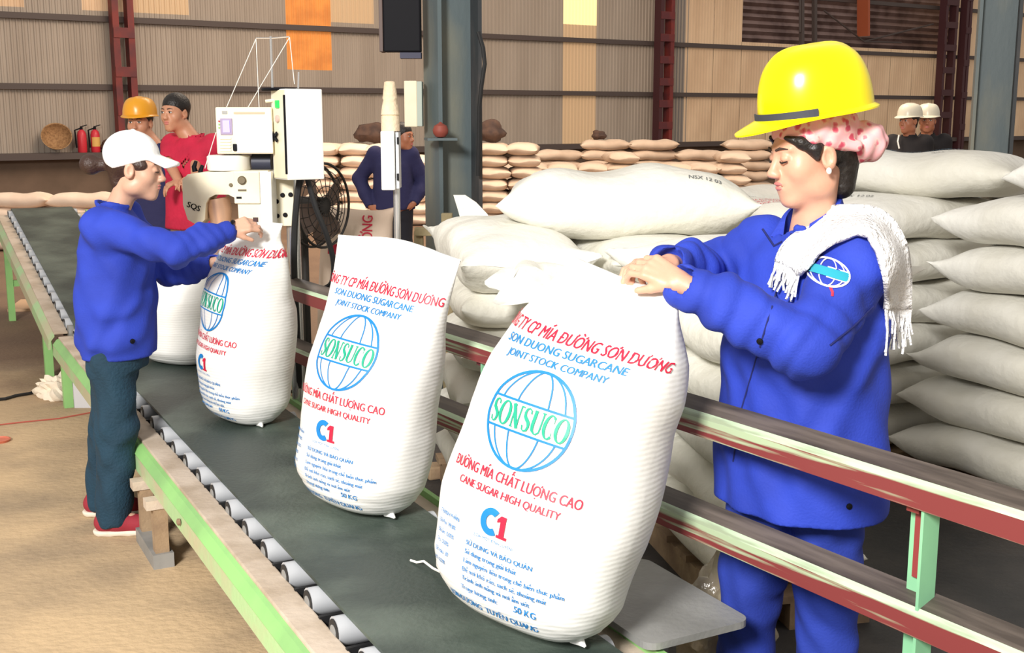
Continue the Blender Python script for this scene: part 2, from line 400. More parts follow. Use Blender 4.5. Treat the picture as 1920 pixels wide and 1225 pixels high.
# ------------------------------------------------------------------ guard rail on the far side of the belt
G0 = Vector((-.235, 3.905, 0)); G1 = Vector((.955, 2.07, 0)); GD = (G1 - G0).normalized(); GN = Vector((-GD.y, GD.x, 0))
rail_root = thing('guard_rail', 'worn angle-iron guard rail with mint posts and two red-streaked bars beside the belt', 'guard rail', (G0 + G1) / 2)
def rail_bar(z, name, lo, hi):
    L = hi - lo; m = MB()
    # angle iron: flat top leg leaning to the belt plus a vertical leg, rounded outer corner
    pr = [(-.030, .022), (.024, .003), (.031, -.002), (.036, -.010), (.036, -.056), (.029, -.056), (.028, -.014), (.020, -.005), (-.034, .016)]
    m.prism([(0, -y, z_) for y, z_ in pr], None, (L, 0, 0)); me = m.mesh(name, M_railtop); me.materials.append(M_railedge); me.materials.append(M_railred)
    for p in me.polygons:
        n = p.normal; c = p.center
        if abs(n.x) < .5:
            if c.y < -.0355 and n.y < -.9: p.material_index = 2
            elif c.y < -.0265 and n.z > .2 and n.y < -.2: p.material_index = 1
    o = bpy.data.objects.new(name, me); C.objects.link(o); o.parent = rail_root
    MW = Matrix.Translation(G0 + GD * lo + Vector((0, 0, z))) @ Matrix.Rotation(math.atan2(GD.y, GD.x), 4, 'Z')
    o.matrix_basis = rail_root.matrix_basis.inverted() @ MW
    return o
rail_bar(.932, 'top_rail', -1.75, 3.4); rail_bar(.665, 'middle_rail', -1.75, 3.4)
for u in (-1.6, .27, 1.95):
    p = G0 + GD * u
    w_ = MB(); w_.prism([p + GD * x + GN * y for x, y in ((-.032, .02), (.032, .02), (.032, -.03), (.025, -.03), (.025, .013), (-.032, .013))], None, (0, 0, .925))
    o = w_.build('post', M_railgreen, rail_root)
    for z in (.90, .64): MB().box(p + GD * -.005 + GN * -.012 + Vector((0, 0, z - .01)), (.03, .012, .06), math.atan2(GD.y, GD.x)).build('weld_tab', M_redsteel, rail_root)
MB().box(G0 + GD * 1.945 + GN * .012 + Vector((0, 0, .80)), (.02, .014, .17), math.atan2(GD.y, GD.x)).build('paint_patch', mat('oxide_red_primer', (.26, .04, .04), .5), rail_root)

# grey slide plate between belt and rail
b = cv(.12, .70, 0)
t = thing('slide_plate', 'flat grey steel plate on a leg between the conveyor and the guard rail', 'plate', b)
m = MB(); n = 6; poly = []
for cx, cy, a0_ in ((.30, .84, 0), (-.10, .84, 90), (-.10, .60, 180), (.30, .60, 270)):
    for k in range(n):
        q = R(a0_ + 90 * k / (n - 1)); poly.append(cv(cx + .035 * math.cos(q), cy + .035 * math.sin(q), .40))
m.prism(poly, None, (0, 0, .018)); m.build('plate', M_plate, t)
MB().bar(cv(.12, .72, 0), cv(.12, .72, .40), .07, .07, RV).build('leg', M_greydust, t)
MB().box(cv(.12, .72, .008), (.22, .18, .016), math.atan2(DV.y, DV.x)).build('foot', M_greydust, t)

# dark floor plates on the stacking side of the rail
poly = [cv(a, o, 0) for a, o in ((2.6, .66), (2.6, 4.6), (-1.6, 4.6), (-4.6, 2.2), (-4.6, .75))]
o = MB().prism(poly, None, (0, 0, .022)).build('floor_plate', M_deck); tag(rebase(o, cv(0, 1.2, 0)), 'dark steel floor plate under the guard rail and sack stacks', 'floor plate')

# ------------------------------------------------------------------ printing on sacks
_txt_cache = {}
def text2d(s, bold=0.0):
    key = (s, bold)
    if key in _txt_cache: return _txt_cache[key]
    c = bpy.data.curves.new('t', 'FONT'); c.body = s; c.size = 1.0; c.offset = bold; c.align_x = 'CENTER'; c.resolution_u = 3; c.fill_mode = 'FRONT'
    o = bpy.data.objects.new('t', c); C.objects.link(o)
    me = bpy.data.meshes.new_from_object(o.evaluated_get(bpy.context.evaluated_depsgraph_get()))
    vs = [(v.co.x, v.co.y) for v in me.vertices]; fs = [tuple(p.vertices) for p in me.polygons]
    bpy.data.objects.remove(o); bpy.data.curves.remove(c); bpy.data.meshes.remove(me)
    _txt_cache[key] = (vs, fs); return vs, fs
import unicodedata
_adv = {}
def _w(t): xs = [v[0] for v in text2d(t)[0]]; return max(xs) - min(xs)
def advance(c):
    if c not in _adv: _adv[c] = _w('H' + c + 'H') - _w('HH')
    return _adv[c]
class Print:
    def __init__(s): s.v = []; s.f = []
    def add(s, vs, fs): k = len(s.v); s.v += vs; s.f += [tuple(i + k for i in f) for f in fs]
    def text(s, t, x, z, size, width=None, bold=.0, align='c', arc=0.0):
        """lay the letters out one by one; Vietnamese marks are drawn as strokes over the plain letters"""
        glyphs = []; marks = []; pen = 0.0
        for ch in t:
            dec = unicodedata.normalize('NFD', ch); base = dec[0]; comb = dec[1:]
            if base in 'Đđ': base = 'D' if base == 'Đ' else 'd'; comb += 'B'
            adv = advance(base)
            if base != ' ':
                vs, fs = text2d(base); xs = [v[0] for v in vs]; o = pen + adv / 2 - (max(xs) + min(xs)) / 2
                glyphs.append(([(v[0] + o, v[1]) for v in vs], fs))
                cx = pen + adv / 2; up = base.isupper(); top = .76 if up else (.60 if base != 'i' else .62); lev = 0
                for c in comb:
                    if c == 'B': marks.append([(pen + adv * .02, .36 if up else .62), (pen + adv * (.5 if up else 1.0), .36 if up else .62)])
                    elif c == '\u031b': r_ = pen + adv * .90; h_ = .70 if up else .50; marks.append([(r_ - .06, h_ - .03), (r_ + .03, h_), (r_ + .05, h_ + .10)])
                    elif c == '\u0323': marks.append([(cx - .05, -.14), (cx + .05, -.14)])
                    elif c == '\u0302': marks.append([(cx - .15, top), (cx, top + .12), (cx + .15, top)]); lev += 1
                    elif c == '\u0306': marks.append([(cx - .13, top + .12), (cx, top + .02), (cx + .13, top + .12)]); lev += 1
                    elif c in '\u0300\u0301\u0303\u0309':
                        y = top + .13 * lev; d_ = {'\u0300': ((-.12, .15), (.08, .02)), '\u0301': ((.12, .15), (-.08, .02)), '\u0303': ((-.15, .03), (-.05, .12), (.05, .05), (.15, .13)), '\u0309': ((-.06, .14), (.07, .15), (.06, .07), (0, .02))}[c]
                        marks.append([(cx + p[0], y + p[1]) for p in d_])
            pen += adv
        sx = size if width is None else width / pen
        def T(p):
            X = (p[0] - (pen / 2 if align == 'c' else 0)) * sx; return (x + X, z + p[1] * size - arc * X * X)
        for vs, fs in glyphs:
            for dx in ((-.02, .02) if bold > 0 else (0,)): s.add([T((v[0] + dx, v[1])) for v in vs], fs)   # two strikes make a bold letter
        for mk in marks: s.stroke([T(p) for p in mk], .085 * size * (1 + 4 * bold))
    def stroke(s, pts, w, closed=False):
        n = len(pts); ws = w if hasattr(w, '__len__') else [w] * n; vs = []; fs = []
        for i, p in enumerate(pts):
            a = pts[(i - 1) % n if closed else max(i - 1, 0)]; b_ = pts[(i + 1) % n if closed else min(i + 1, n - 1)]
            dx, dy = b_[0] - a[0], b_[1] - a[1]; l = math.hypot(dx, dy) or 1; nx, ny = -dy / l, dx / l; h = ws[i] / 2
            vs += [(p[0] + nx * h, p[1] + ny * h), (p[0] - nx * h, p[1] - ny * h)]
        for i in range(n if closed else n - 1):
            j = (i + 1) % n; fs.append((2 * i, 2 * i + 1, 2 * j + 1, 2 * j))
        s.add(vs, fs)
    def rect(s, x0, z0, x1, z1): s.add([(x0, z0), (x1, z0), (x1, z1), (x0, z1)], [(0, 1, 2, 3)])
    def mapped(s, name, m, parent, fn, maxe=.014, M=None):
        bm = bmesh.new(); vv = [bm.verts.new((a, b_, 0)) for a, b_ in s.v]
        for f in s.f:
            try: bm.faces.new([vv[i] for i in f])
            except ValueError: pass
        for _ in range(4):
            es = [e for e in bm.edges if e.calc_length() > maxe]
            if not es: break
            bmesh.ops.subdivide_edges(bm, edges=es, cuts=1)
            bmesh.ops.triangulate(bm, faces=[f for f in bm.faces if len(f.verts) > 4])
        for v in bm.verts: v.co = fn(v.co.x, v.co.y)
        me = bpy.data.meshes.new(name); bm.to_mesh(me); bm.free(); me.materials.append(m)
        if M is not None: me.transform(M)
        o = obj(name, me, parent); o['kind'] = 'stuff'; return o

def serif(pr, word, x0, z0, h, width):
    """roman capitals with thick and thin strokes; only the letters needed"""
    adv = {'S': .62, 'O': .80, 'N': .84, 'U': .82, 'C': .74}; tot = sum(adv[c] for c in word); k = width / tot; x = x0 - width / 2
    thick, thin = .20 * k, .085 * k
    def ell(cx, rx, a0, a1, n=30):
        pts = []; ws = []
        for i in range(n + 1):
            a = R(a0 + (a1 - a0) * i / n); pts.append((cx + rx * math.cos(a), z0 + h / 2 + h * .5 * math.sin(a))); ws.append(thin + (thick - thin) * abs(math.cos(a)) ** 1.5)
        return pts, ws
    for c in word:
        w = adv[c] * k; cx = x + w / 2; l, r_ = x + w * .10, x + w * .90
        if c == 'O': pr.stroke(*ell(cx, w * .41, 0, 360))
        elif c == 'C':
            pr.stroke(*ell(cx, w * .41, 48, 312)); pr.rect(cx + w * .25, z0 + h * .68, cx + w * .30, z0 + h * .98); pr.rect(cx + w * .25, z0 + h * .02, cx + w * .30, z0 + h * .30)
        elif c == 'N':
            pr.rect(l + thin, z0, l + 2 * thin, z0 + h); pr.rect(r_ - 2 * thin, z0, r_ - thin, z0 + h)
            pr.stroke([(l, z0 + h), (r_ - thin * 1.5, z0)], thick)
            for q in (l + thin * 1.5, ): pr.rect(q - w * .12, z0, q + w * .12, z0 + thin)
            pr.rect(r_ - w * .18, z0 + h - thin, r_ + w * .08, z0 + h)
        elif c == 'U':
            pr.stroke([(l + w * .09, z0 + h), (l + w * .09, z0 + h * .34), (l + w * .13, z0 + h * .15), (cx - w * .06, z0 + h * .03), (cx + w * .08, z0 + h * .03), (r_ - w * .12, z0 + h * .14), (r_ - w * .08, z0 + h * .34), (r_ - w * .08, z0 + h)],
                      [thick, thick, thick * .9, thin, thin, thin, thin, thin])
            for q in (l + w * .09, r_ - w * .08): pr.rect(q - w * .13, z0 + h - thin, q + w * .13, z0 + h)
        elif c == 'S':
            P_ = [(.78, .78), (.72, .92), (.52, .99), (.30, .93), (.20, .78), (.28, .62), (.5, .51), (.74, .40), (.82, .23), (.70, .06), (.48, .0), (.28, .06), (.20, .24)]
            pr.stroke([(x + w * a, z0 + h * b_) for a, b_ in P_], [thin, thin, thin, thin * 1.6, thick * .8, thick, thick, thick, thick * .8, thin * 1.5, thin, thin, thin])
        x += w

def globe_lines(pr, cx, cz, rr, band, lw, yr=None, mer=(0.38, .78)):
    yr = yr or rr; N_ = 48
    pr.stroke([(cx + rr * math.cos(2 * math.pi * i / N_), cz + yr * math.sin(2 * math.pi * i / N_)) for i in range(N_)], lw * 1.25, True)
    hw = math.sqrt(max(0, 1 - (band / yr) ** 2)) * rr
    for z in (-band, band): pr.stroke([(cx - hw, cz + z), (cx, cz + z), (cx + hw, cz + z)], lw)
    for f in (-mer[1], -mer[0], mer[0], mer[1]):
        for sgn in (-1, 1):
            a0 = math.asin(band / yr); pts = []
            for i in range(11):
                a = a0 + (math.pi / 2 - a0) * i / 10; pts.append((cx + rr * f * math.cos(a), cz + sgn * yr * math.sin(a)))
            pr.stroke(pts, lw * .7)

# ------------------------------------------------------------------ filled sacks standing on the belt
def sack_prints():
    red, blue, green = Print(), Print(), Print()
    red.text('CÔNG TY CP MÍA ĐƯỜNG SƠN DƯƠNG', 0, .672, .042, .50, .006, arc=-.10)
    blue.text('SON DUONG SUGARCANE', 0, .641, .028, .33, .007, arc=-.10)
    blue.text('JOINT STOCK COMPANY', 0, .612, .024, .27, .007, arc=-.08)
    globe_lines(blue, 0, .485, .114, .035, .0052)
    serif(green, 'SONSUCO', 0, .458, .054, .212)
    red.text('ĐƯỜNG MÍA CHẤT LƯỢNG CAO', 0, .330, .034, .37, .006)
    red.text('CANE SUGAR HIGH QUALITY', 0, .296, .025, .29, .007)
    # the C1 grade mark
    pts = [(-.012 + .022 * math.cos(R(a)), .240 + .024 * math.sin(R(a))) for a in range(55, 306, 10)]
    blue.stroke(pts, .016)
    red.rect(.014, .212, .028, .262); red.add([(.014, .262), (.004, .252), (.004, .244), (.014, .248)], [(0, 1, 2, 3)]); red.rect(.007, .210, .036, .217)
    blue.text('(LOẠI MỘT TINH LUYỆN)', 0, .194, .010)
    for i, (tx, sz) in enumerate((('SỬ DỤNG VÀ BẢO QUẢN', .016), ('Sử dụng trong giải khát', .016), ('Làm nguyên liệu trong chế biến thực phẩm', .0155), ('Để nơi khô ráo, sạch sẽ, thoáng mát', .0155), ('Tránh ánh nắng và nơi ẩm ướt', .0155), ('Trọng lượng tịnh:', .0155))):
        blue.text(tx, -.075, .165 - i * .0215, sz, None, .006, 'l')
    blue.text('50 KG', .075, .0565, .021, None, .012, 'l')
    for i, tx in enumerate(('THÀNH PHẦN', 'Độ Pol  99,8%', 'Độ ẩm  0,05%', 'Tro  0,03%', 'Độ màu  30', 'RS  0,03%')): blue.text(tx, -.20, .205 - i * .0235, .014, None, .006, 'l')
    blue.text('SƠN DƯƠNG  TUYÊN QUANG', 0, .022, .020, .26, .007)
    return red, blue, green

def interp(x, xs, ys): return float(np.interp(x, xs, ys))
M_seam = mat('sack_stitching', (0.72, 0.70, 0.64), 0.8)

def standing_sack(label, base, face_deg, lean_deg, h, A, B, seed, skew=0.0, top=None, prints=True, twist=0.0, lean_dir=None, droop=0.0, ears=None, fold=None):
    """A, B: (t, half width) / (t, half thickness) tables along the sack; face_deg: heading of the printed face"""
    rs = np.random.RandomState(seed); ph = rs.rand(12) * 6.28
    At, Av = zip(*A); Bt, Bv = zip(*B)
    def surf(ang, t, out=0.0):
        a = interp(t, At, Av); b_ = interp(t, Bt, Bv)
        e = 2.35 if t > .06 else 2.1
        c, s = math.cos(ang), math.sin(ang)
        x = a * math.copysign(abs(c) ** (2 / e), c); y = b_ * math.copysign(abs(s) ** (2 / e), s)
        # slack cloth: soft dents, growing towards the empty neck
        w_ = (.004 + .010 * max(0, (t - .62)) / .38) * (math.sin(3 * ang + ph[0] + 5 * t) * .6 + math.sin(5 * ang + ph[1] - 7 * t) * .4)
        w_ += .004 * math.sin(16 * t + ph[2] + 1.5 * math.sin(ang + ph[3])) * (1 if t > .08 else 0)
        r_ = math.hypot(x, y) or 1
        w_ *= min(1, b_ / .06)
        x += x / r_ * (w_ + out); y += y / r_ * (w_ + out)
        z = h * t
        if t > .72: z += (t - .72) / .28 * (.012 * math.sin(2.2 * x / .2 + ph[4]) - droop * x)
        x += skew * max(0, t - .62) / .38
        tw = twist * max(0, t - .65) / .35; cx, sx = math.cos(tw), math.sin(tw)
        return Vector((x * cx - y * sx, x * sx + y * cx, z))
    NT, NA = 76, 84; vs = []; fs = []
    ts = [0] + [(.5 - .5 * math.cos(math.pi * .5 * i / 10)) * .12 for i in range(1, 10)]
    ts = list(np.linspace(0, .06, 8)) + list(np.linspace(.07, 1, NT - 8))
    for t in ts:
        for j in range(NA): vs.append(surf(2 * math.pi * j / NA, t))
    for i in range(len(ts) - 1):
        for j in range(NA): fs.append((i * NA + j, i * NA + (j + 1) % NA, (i + 1) * NA + (j + 1) % NA, (i + 1) * NA + j))
    fs.append(tuple(range(NA - 1, -1, -1)))
    k = (len(ts) - 1) * NA; fs.append(tuple(k + j for j in range(NA)))
    hd = R(face_deg)   # local -y (front) turns to heading hd
    rot = Matrix.Rotation(hd + math.pi / 2, 4, 'Z')
    ld = Vector(lean_dir if lean_dir else RV); axis = UP.cross(ld.normalized())
    MW = Matrix.Translation(Vector(base)) @ Matrix.Rotation(R(lean_deg), 4, axis) @ rot
    zmin = min((MW @ v).z for v in vs); MW = Matrix.Translation((0, 0, BZ + .001 - zmin)) @ MW
    root = thing('standing_sack', label, 'sack', Vector((base[0], base[1], BZ)), 'filled sugar sacks standing on the belt')
    me = MB().add(vs, fs).mesh('sack_body', M_sack); me.transform(MW); shade(me, 60)
    body = obj('sack_body', me, root)
    # stitched hem along the bottom and top edges
    m = MB(); m.tube([MW @ surf(2 * math.pi * j / 60, .992, .0) for j in range(61)], .0022, 5, False); m.build('top_seam', M_seam, body)
    for s_ in (-1, 1):
        m = MB(); p = surf(0 if s_ > 0 else math.pi, .012); q = Vector((s_ * .022, 0, -.004))
        m.tube([MW @ (p - q * .6), MW @ (p + q * .5 + Vector((0, 0, .004))), MW @ (p + q * 1.1)], [.014, .010, .003], 8); m.build('bottom_corner', M_sack, root, smooth=True)
    if prints:
        # angle lookup by arc length on the front half
        K = 160
        def front(x, z):
            t = min(max(z / h, 0.012), .97)
            tab = cache_arc.get(round(t, 2))
            if tab is None:
                angs = [-math.pi / 2 + math.pi * (i / K - .5) * 1.5 for i in range(K + 1)]; pts = [surf(a, round(t, 2)) for a in angs]
                acc = [0]
                for i in range(K): acc.append(acc[-1] + (pts[i + 1] - pts[i]).length)
                mid = acc[K // 2]; tab = ([q - mid for q in acc], angs); cache_arc[round(t, 2)] = tab
            a = interp(x, tab[0], tab[1]); return surf(a, t, .0035)
        cache_arc = {}
        for nm, pr, m in zip(('red_lettering', 'blue_lettering', 'green_lettering'), PRINTS, (M_pred, M_pblue, M_pgreen)):
            pr.mapped(nm, m, body, front, .012, MW)
    return root, MW, surf

PRINTS = sack_prints()
A1 = ((0, .155), (.015, .185), (.05, .22), (.12, .248), (.3, .262), (.55, .258), (.7, .248), (.82, .222), (.93, .178), (1, .150))
B1 = ((0, .095), (.015, .12), (.05, .150), (.12, .178), (.3, .20), (.55, .19), (.68, .165), (.78, .135), (.88, .085), (.95, .04), (1, .012))
s1, MW1, surf1 = standing_sack('full sugar sack gripped by the worker in the yellow helmet', cv(.12, .325, BZ), 235, 17.5, .865, A1, B1, 3, skew=.035, droop=.16)
A2 = ((0, .13), (.015, .165), (.05, .195), (.12, .222), (.3, .232), (.55, .226), (.7, .232), (.85, .245), (1, .262))
B2 = ((0, .085), (.015, .11), (.05, .14), (.12, .160), (.3, .172), (.52, .165), (.64, .135), (.76, .085), (.88, .04), (.96, .015), (1, .007))
s2, MW2, surf2 = standing_sack('full sugar sack with a wide open neck between two other standing sacks', cv(-.90, .29, BZ), 232, 11.5, .835, A2, B2, 8)
A3 = ((0, .13), (.015, .16), (.05, .185), (.12, .205), (.3, .215), (.6, .208), (.75, .19), (.85, .165), (.92, .14), (1, .145))
B3 = ((0, .085), (.015, .11), (.05, .14), (.12, .165), (.3, .182), (.58, .175), (.70, .145), (.8, .10), (.9, .05), (.97, .02), (1, .008))
s3, MW3, surf3 = standing_sack('full sugar sack whose neck is fed into the sewing machine', cv(-2.17, .285, BZ), 217, 5.0, .80, A3, B3, 12, lean_dir=(1, 0, 0), twist=.5)
A4 = ((0, .13), (.015, .165), (.05, .19), (.12, .21), (.5, .215), (.8, .21), (1, .20))
s4, MW4, surf4 = standing_sack('plain white sugar sack standing behind the blue jacket', cv(-3.45, .31, BZ), 60, 1.0, .56, A4, B3, 21, prints=False)
# thread tail at the foot of the nearest sack
p0 = on_z(838, 1082, BZ + .05); m = MB()
m.tube([on_z(770, 1051, BZ + .006), on_z(782, 1055, BZ + .008), on_z(795, 1053, BZ + .02), on_z(812, 1066, BZ + .015), on_z(828, 1074, BZ + .03), p0], .0035, 6)
m.build('thread_tail', M_thread, s1, smooth=True)

# ------------------------------------------------------------------ lying sacks
def lying_mesh(name, m, L=.86, W=.50, T=.176, seed=0, nu=30, na=30, ears=1.0, lump=1.0):
    rs = np.random.RandomState(seed); ph = rs.rand(10) * 6.28
    def surf(u, ang, out=0.0):
        au = abs(u)
        w = W / 2 * (1 - .05 * au ** 2 + .05 * ears * max(0, au - .85) / .15)
        th = T / 2 * (max(0, 1 - (max(0, au - .42) / .58) ** 2.6)) ** .62 + .005
        e = 2.9; c, s = math.cos(ang), math.sin(ang)
        y = w * math.copysign(abs(c) ** (2 / e), c); z = th * math.copysign(abs(s) ** (2 / 2.5), s)
        k = min(1, th / .05)
        z += lump * k * (.008 * math.sin(5 * u + ph[0] + 2 * y / W) + .006 * math.sin(9 * u * (1 if s > 0 else .7) + ph[1]) * math.cos(4 * y / W + ph[2]))
        if au > .8: z += (au - .8) / .2 * (.016 * math.sin(7 * y / W + ph[3] + (3 if u > 0 else 0)) + ears * .012 * (abs(c) ** 4))
        x = L / 2 * u * (1 - .035 * (1 - (abs(c))) * (1 if au > .8 else 0) + .03 * ears * (abs(c) ** 8) * max(0, au - .85) / .15)
        if s < 0: z = max(z, -T / 2)
        l = math.hypot(y, z) or 1
        return Vector((x, y + y / l * out, z + (z / l * out if s < 0 else abs(z) / l * out)))
    us = [-1 + 2 * i / nu for i in range(nu + 1)]
    us = [math.copysign(1 - (1 - abs(u)) ** 1.35, u) for u in us]
    vs = []; fs = []
    for u in us:
        for j in range(na): vs.append(surf(u, 2 * math.pi * j / na) + Vector((0, 0, T / 2)))
    for i in range(nu):
        for j in range(na): fs.append((i * na + j, (i + 1) * na + j, (i + 1) * na + (j + 1) % na, i * na + (j + 1) % na))
    fs.append(tuple(range(na))); fs.append(tuple(nu * na + j for j in range(na - 1, -1, -1)))
    me = MB().add(vs, fs).mesh(name, m); shade(me, 50)
    return me, (lambda x, y, o=.003: _top(surf, L, W, T, x, y, o))
def _top(surf, L, W, T, x, y, o):
    # point on the upper side above (x, y)
    u = max(-.97, min(.97, x / (L / 2))); yy = max(-.95, min(.95, y / (W / 2)))
    a = math.acos(max(-1, min(1, math.copysign(abs(yy) ** 1.25, yy)))); p = surf(u, a, 0); return Vector((x, p.y, p.z + T / 2 + o))

VAR = {}
def variants(m, n=5, **kw): return [lying_mesh('sack', m, seed=11 * i + 3, **kw) for i in range(n)]
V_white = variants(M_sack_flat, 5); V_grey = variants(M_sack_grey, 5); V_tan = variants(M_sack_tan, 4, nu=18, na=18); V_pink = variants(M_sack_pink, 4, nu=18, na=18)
sack_n = [0]
def sack(var, p, head, label, group, tilt=(0, 0), k=None, scale=1.0, flip=False):
    sack_n[0] += 1; kk = (sack_n[0] * 7) % len(var) if k is None else k
    o = bpy.data.objects.new('sack', var[kk][0]); C.objects.link(o)
    o.location = p; o.rotation_euler = (tilt[0], tilt[1], head + (math.pi if flip else 0)); o.scale = (scale,) * 3
    o['fn'] = kk; tag(o, label, 'sack', group); del o['fn']
    return o, var[kk][1]
HC = math.atan2(DV.y, DV.x)          # heading along the conveyor
def local_print(o, fn, pr, m, name, x=0, y=0, rot=0.0, maxe=.03):
    c, s = math.cos(rot), math.sin(rot)
    bm_obj = pr.mapped(name, m, None, lambda a, b_: fn(x + a * c - b_ * s, y + a * s + b_ * c, .004), maxe)
    bm_obj.parent = o; bm_obj.matrix_basis = Matrix.Identity(4); return bm_obj
def stamp():
    p = Print()
    for i in range(6): p.rect(-.05 + i * .018, -.012, -.05 + i * .018 + .012, .012)
    return p
def lot_text():
    p = Print(); p.text('NSX 12 03', 0, -.012, .034, .13, .02); return p
def head_print():
    p = Print(); p.text('CÔNG TY CP MÍA ĐƯỜNG SƠN DƯƠNG', 0, .03, .045, .42, .0); p.text('SON DUONG SUGARCANE', 0, -.02, .035, .3, .012); p.text('JOINT STOCK COMPANY', 0, -.065, .032, .26, .012); return p
def globe_print():
    p = Print(); globe_lines(p, 0, 0, .11, .034, .008); p.text('SONSUCO', 0, -.02, .05, .19, .02); return p

def cs(a, o, z): return cv(a, o, z)

def pallet(p, heading, la, lo, label):
    t = thing('pallet', label, 'pallet', p); x = Vector((math.cos(heading), math.sin(heading), 0)); y = Vector((-x.y, x.x, 0)); p = Vector(p)
    for i in range(3):
        o = y * (-lo / 2 + .06 + (lo - .12) * i / 2); MB().bar(p + o - x * la / 2 + UP * .045, p + o + x * la / 2 + UP * .045, .09, .09).build('bearer', M_wood, t)
    n = max(3, int(la / .17))
    for i in range(n):
        a = x * (-la / 2 + .05 + (la - .1) * i / (n - 1)); MB().bar(p + a - y * lo / 2 + UP * .1025, p + a + y * lo / 2 + UP * .1025, .1, .025).build('slat', M_wood, t)
    return t
def frill(o, e, fw, w, L, seed, m_):
    """loose gathered cloth past the tied end of a sack"""
    sd = Vector((-fw.y, fw.x, 0)); rs = np.random.RandomState(seed); ph = rs.rand(4) * 6; vs = []; fs = []; n = 40; rows = 8
    for i in range(rows):
        t = i / (rows - 1)
        for j in range(n):
            a = 2 * math.pi * j / n; fl = .55 + .55 * abs(t - .25) + .25 * t
            r_ = 1 + (.06 + .16 * t) * math.sin(6 * a + ph[0]) + .06 * t * math.sin(11 * a + ph[1])
            vs.append(e + fw * (t * L * (1 + .18 * math.sin(3 * a + ph[2]))) + sd * (math.cos(a) * w * fl * r_ * .8) + UP * (math.sin(a) * w * .34 * fl * r_ - .05 * t * t))
    for i in range(rows - 1):
        for j in range(n): fs.append((i * n + j, i * n + (j + 1) % n, (i + 1) * n + (j + 1) % n, (i + 1) * n + j))
    fs.append(tuple((rows - 1) * n + j for j in range(n)))
    gm = MB().add(vs, fs).mesh('gathered_end', m_); shade(gm, 70); tp = obj('gathered_end', gm); tp.parent = o; tp.matrix_basis = o.matrix_basis.inverted(); return tp
PZ = .022; PB = PZ + .116; TH = .172
jit = lambda s: (random.random() - .5) * 2 * s
ORD = ['undermost', 'second from the floor', 'third from the floor', 'fourth from the floor', 'fifth from the floor', 'sixth from the floor', 'seventh from the floor', 'eighth from the floor']
def column(var, p, heading, n, label, group, jp=.025, jh=.06, base=None, th=TH, scale=1.0, ks=None):
    out = []
    for lv in range(n):
        q = Vector((p[0] + jit(jp), p[1] + jit(jp), (PB if base is None else base) + lv * th * scale))
        out.append(sack(var, q, heading + jit(jh), (label % ORD[lv]) if '%s' in label else label, group, scale=scale))
    return out
# --- white pile behind the guard rail, sack ends turned towards the belt
HP = R(-78)
pallet((.24, 4.78, PZ), HP, .95, 1.0, 'wooden pallet under the white sack pile behind the guard rail')
pallet((.84, 3.98, PZ), HP, .9, .5, 'wooden pallet under the sacks just behind the blue trousers')
column(V_white, (-.01, 4.76, 0), HP, 5, 'white sugar sack, %s, under the one with the upturned corner', 'front column of the white sack pile')
column(V_white, (.51, 4.76, 0), HP, 6, 'white sugar sack, %s, under the big bulging sack', 'middle column of the white sack pile')
column(V_white, (.84, 3.98, 0), HP, 5, 'white sugar sack, %s, in the short column behind the blue trousers', 'short column behind the blue trousers')
V_ear = [lying_mesh('sack', M_sack_flat, seed=5, ears=2.6, T=.225, L=.92, lump=1.6)]
o, fn = sack(V_ear, (-.03, 4.76, PB + 5 * TH), HP + math.pi, 'white sugar sack with an upturned corner at the end of the pile', 'top sacks of the white pile', k=0, tilt=(0, -.05))
frill(o, o.location + Vector((math.cos(HP), math.sin(HP), 0)) * .42 + UP * .085, Vector((math.cos(HP), math.sin(HP), 0)), .17, .13, 3, M_sack_flat)
fl = [(850, 366), (872, 366), (893, 380), (914, 402), (930, 432), (905, 452), (876, 446), (866, 420), (858, 392)]
m = MB(); m.prism([on_y(x, y, 5.17 - .0016 * (x - 850)) for x, y in fl], None, (0, .02, .0)); fo = obj('corner_flap', m.mesh('corner_flap', M_sack_flat)); fo.parent = o; fo.matrix_basis = o.matrix_basis.inverted()
V_big = [lying_mesh('sack', M_sack_flat, seed=9, T=.27, L=1.0, W=.56, nu=40, na=36, lump=1.8)]
o, fn = sack(V_big, Vector((.47, 4.84, PB + 6 * TH - .012)), -.08, 'big bulging white sugar sack on top of the pile', 'top sacks of the white pile', k=0)
local_print(o, fn, lot_text(), M_pgrey, 'lot_stamp', .30, -.22, 0)
o, fn = sack(V_ear, (.86, 4.10, PB + 5 * TH), HP + .5, 'creamy white sugar sack behind the reaching arms', 'top sacks of the white pile', k=0)
local_print(o, fn, stamp(), M_pgrey, 'lot_stamp', .1, .0, 0)

# --- right-hand stack with pointed ends, gathered ends beside it, flat tops beyond
pallet(cv(-.14, 3.27, PZ), HC, 2.0, .62, 'wooden pallet under the grey sack stack with pointed corners')
rs_ = []; names = ['undermost', 'second from the floor', 'third from the floor', 'fourth from the floor', 'fifth from the floor', 'uppermost but one']
for lv in range(6):
    for q, a in enumerate((-.60 - .025 * (5 - lv), .44 - .02 * (5 - lv))):
        lab = ('grey-white sack with a pointed corner, %s in the tall stack' % names[lv]) if q == 0 else 'grey-white sack in the neighbouring column of the tall stack with pointed corners'
        o, fn = sack(V_grey, cv(a + jit(.015), 3.28 + jit(.015) - .012 * (5 - lv), PB + lv * TH * 1.13), HC + jit(.03) + .05, lab, 'tall stack with pointed sack corners', scale=1.13)
        rs_.append((o, fn))
local_print(rs_[6][0], rs_[6][1], head_print(), M_pbluegrey, 'faded_lettering', -.05, .02, math.pi)
local_print(rs_[10][0], rs_[10][1], head_print(), M_pbluegrey, 'faded_lettering', .0, .05, math.pi)
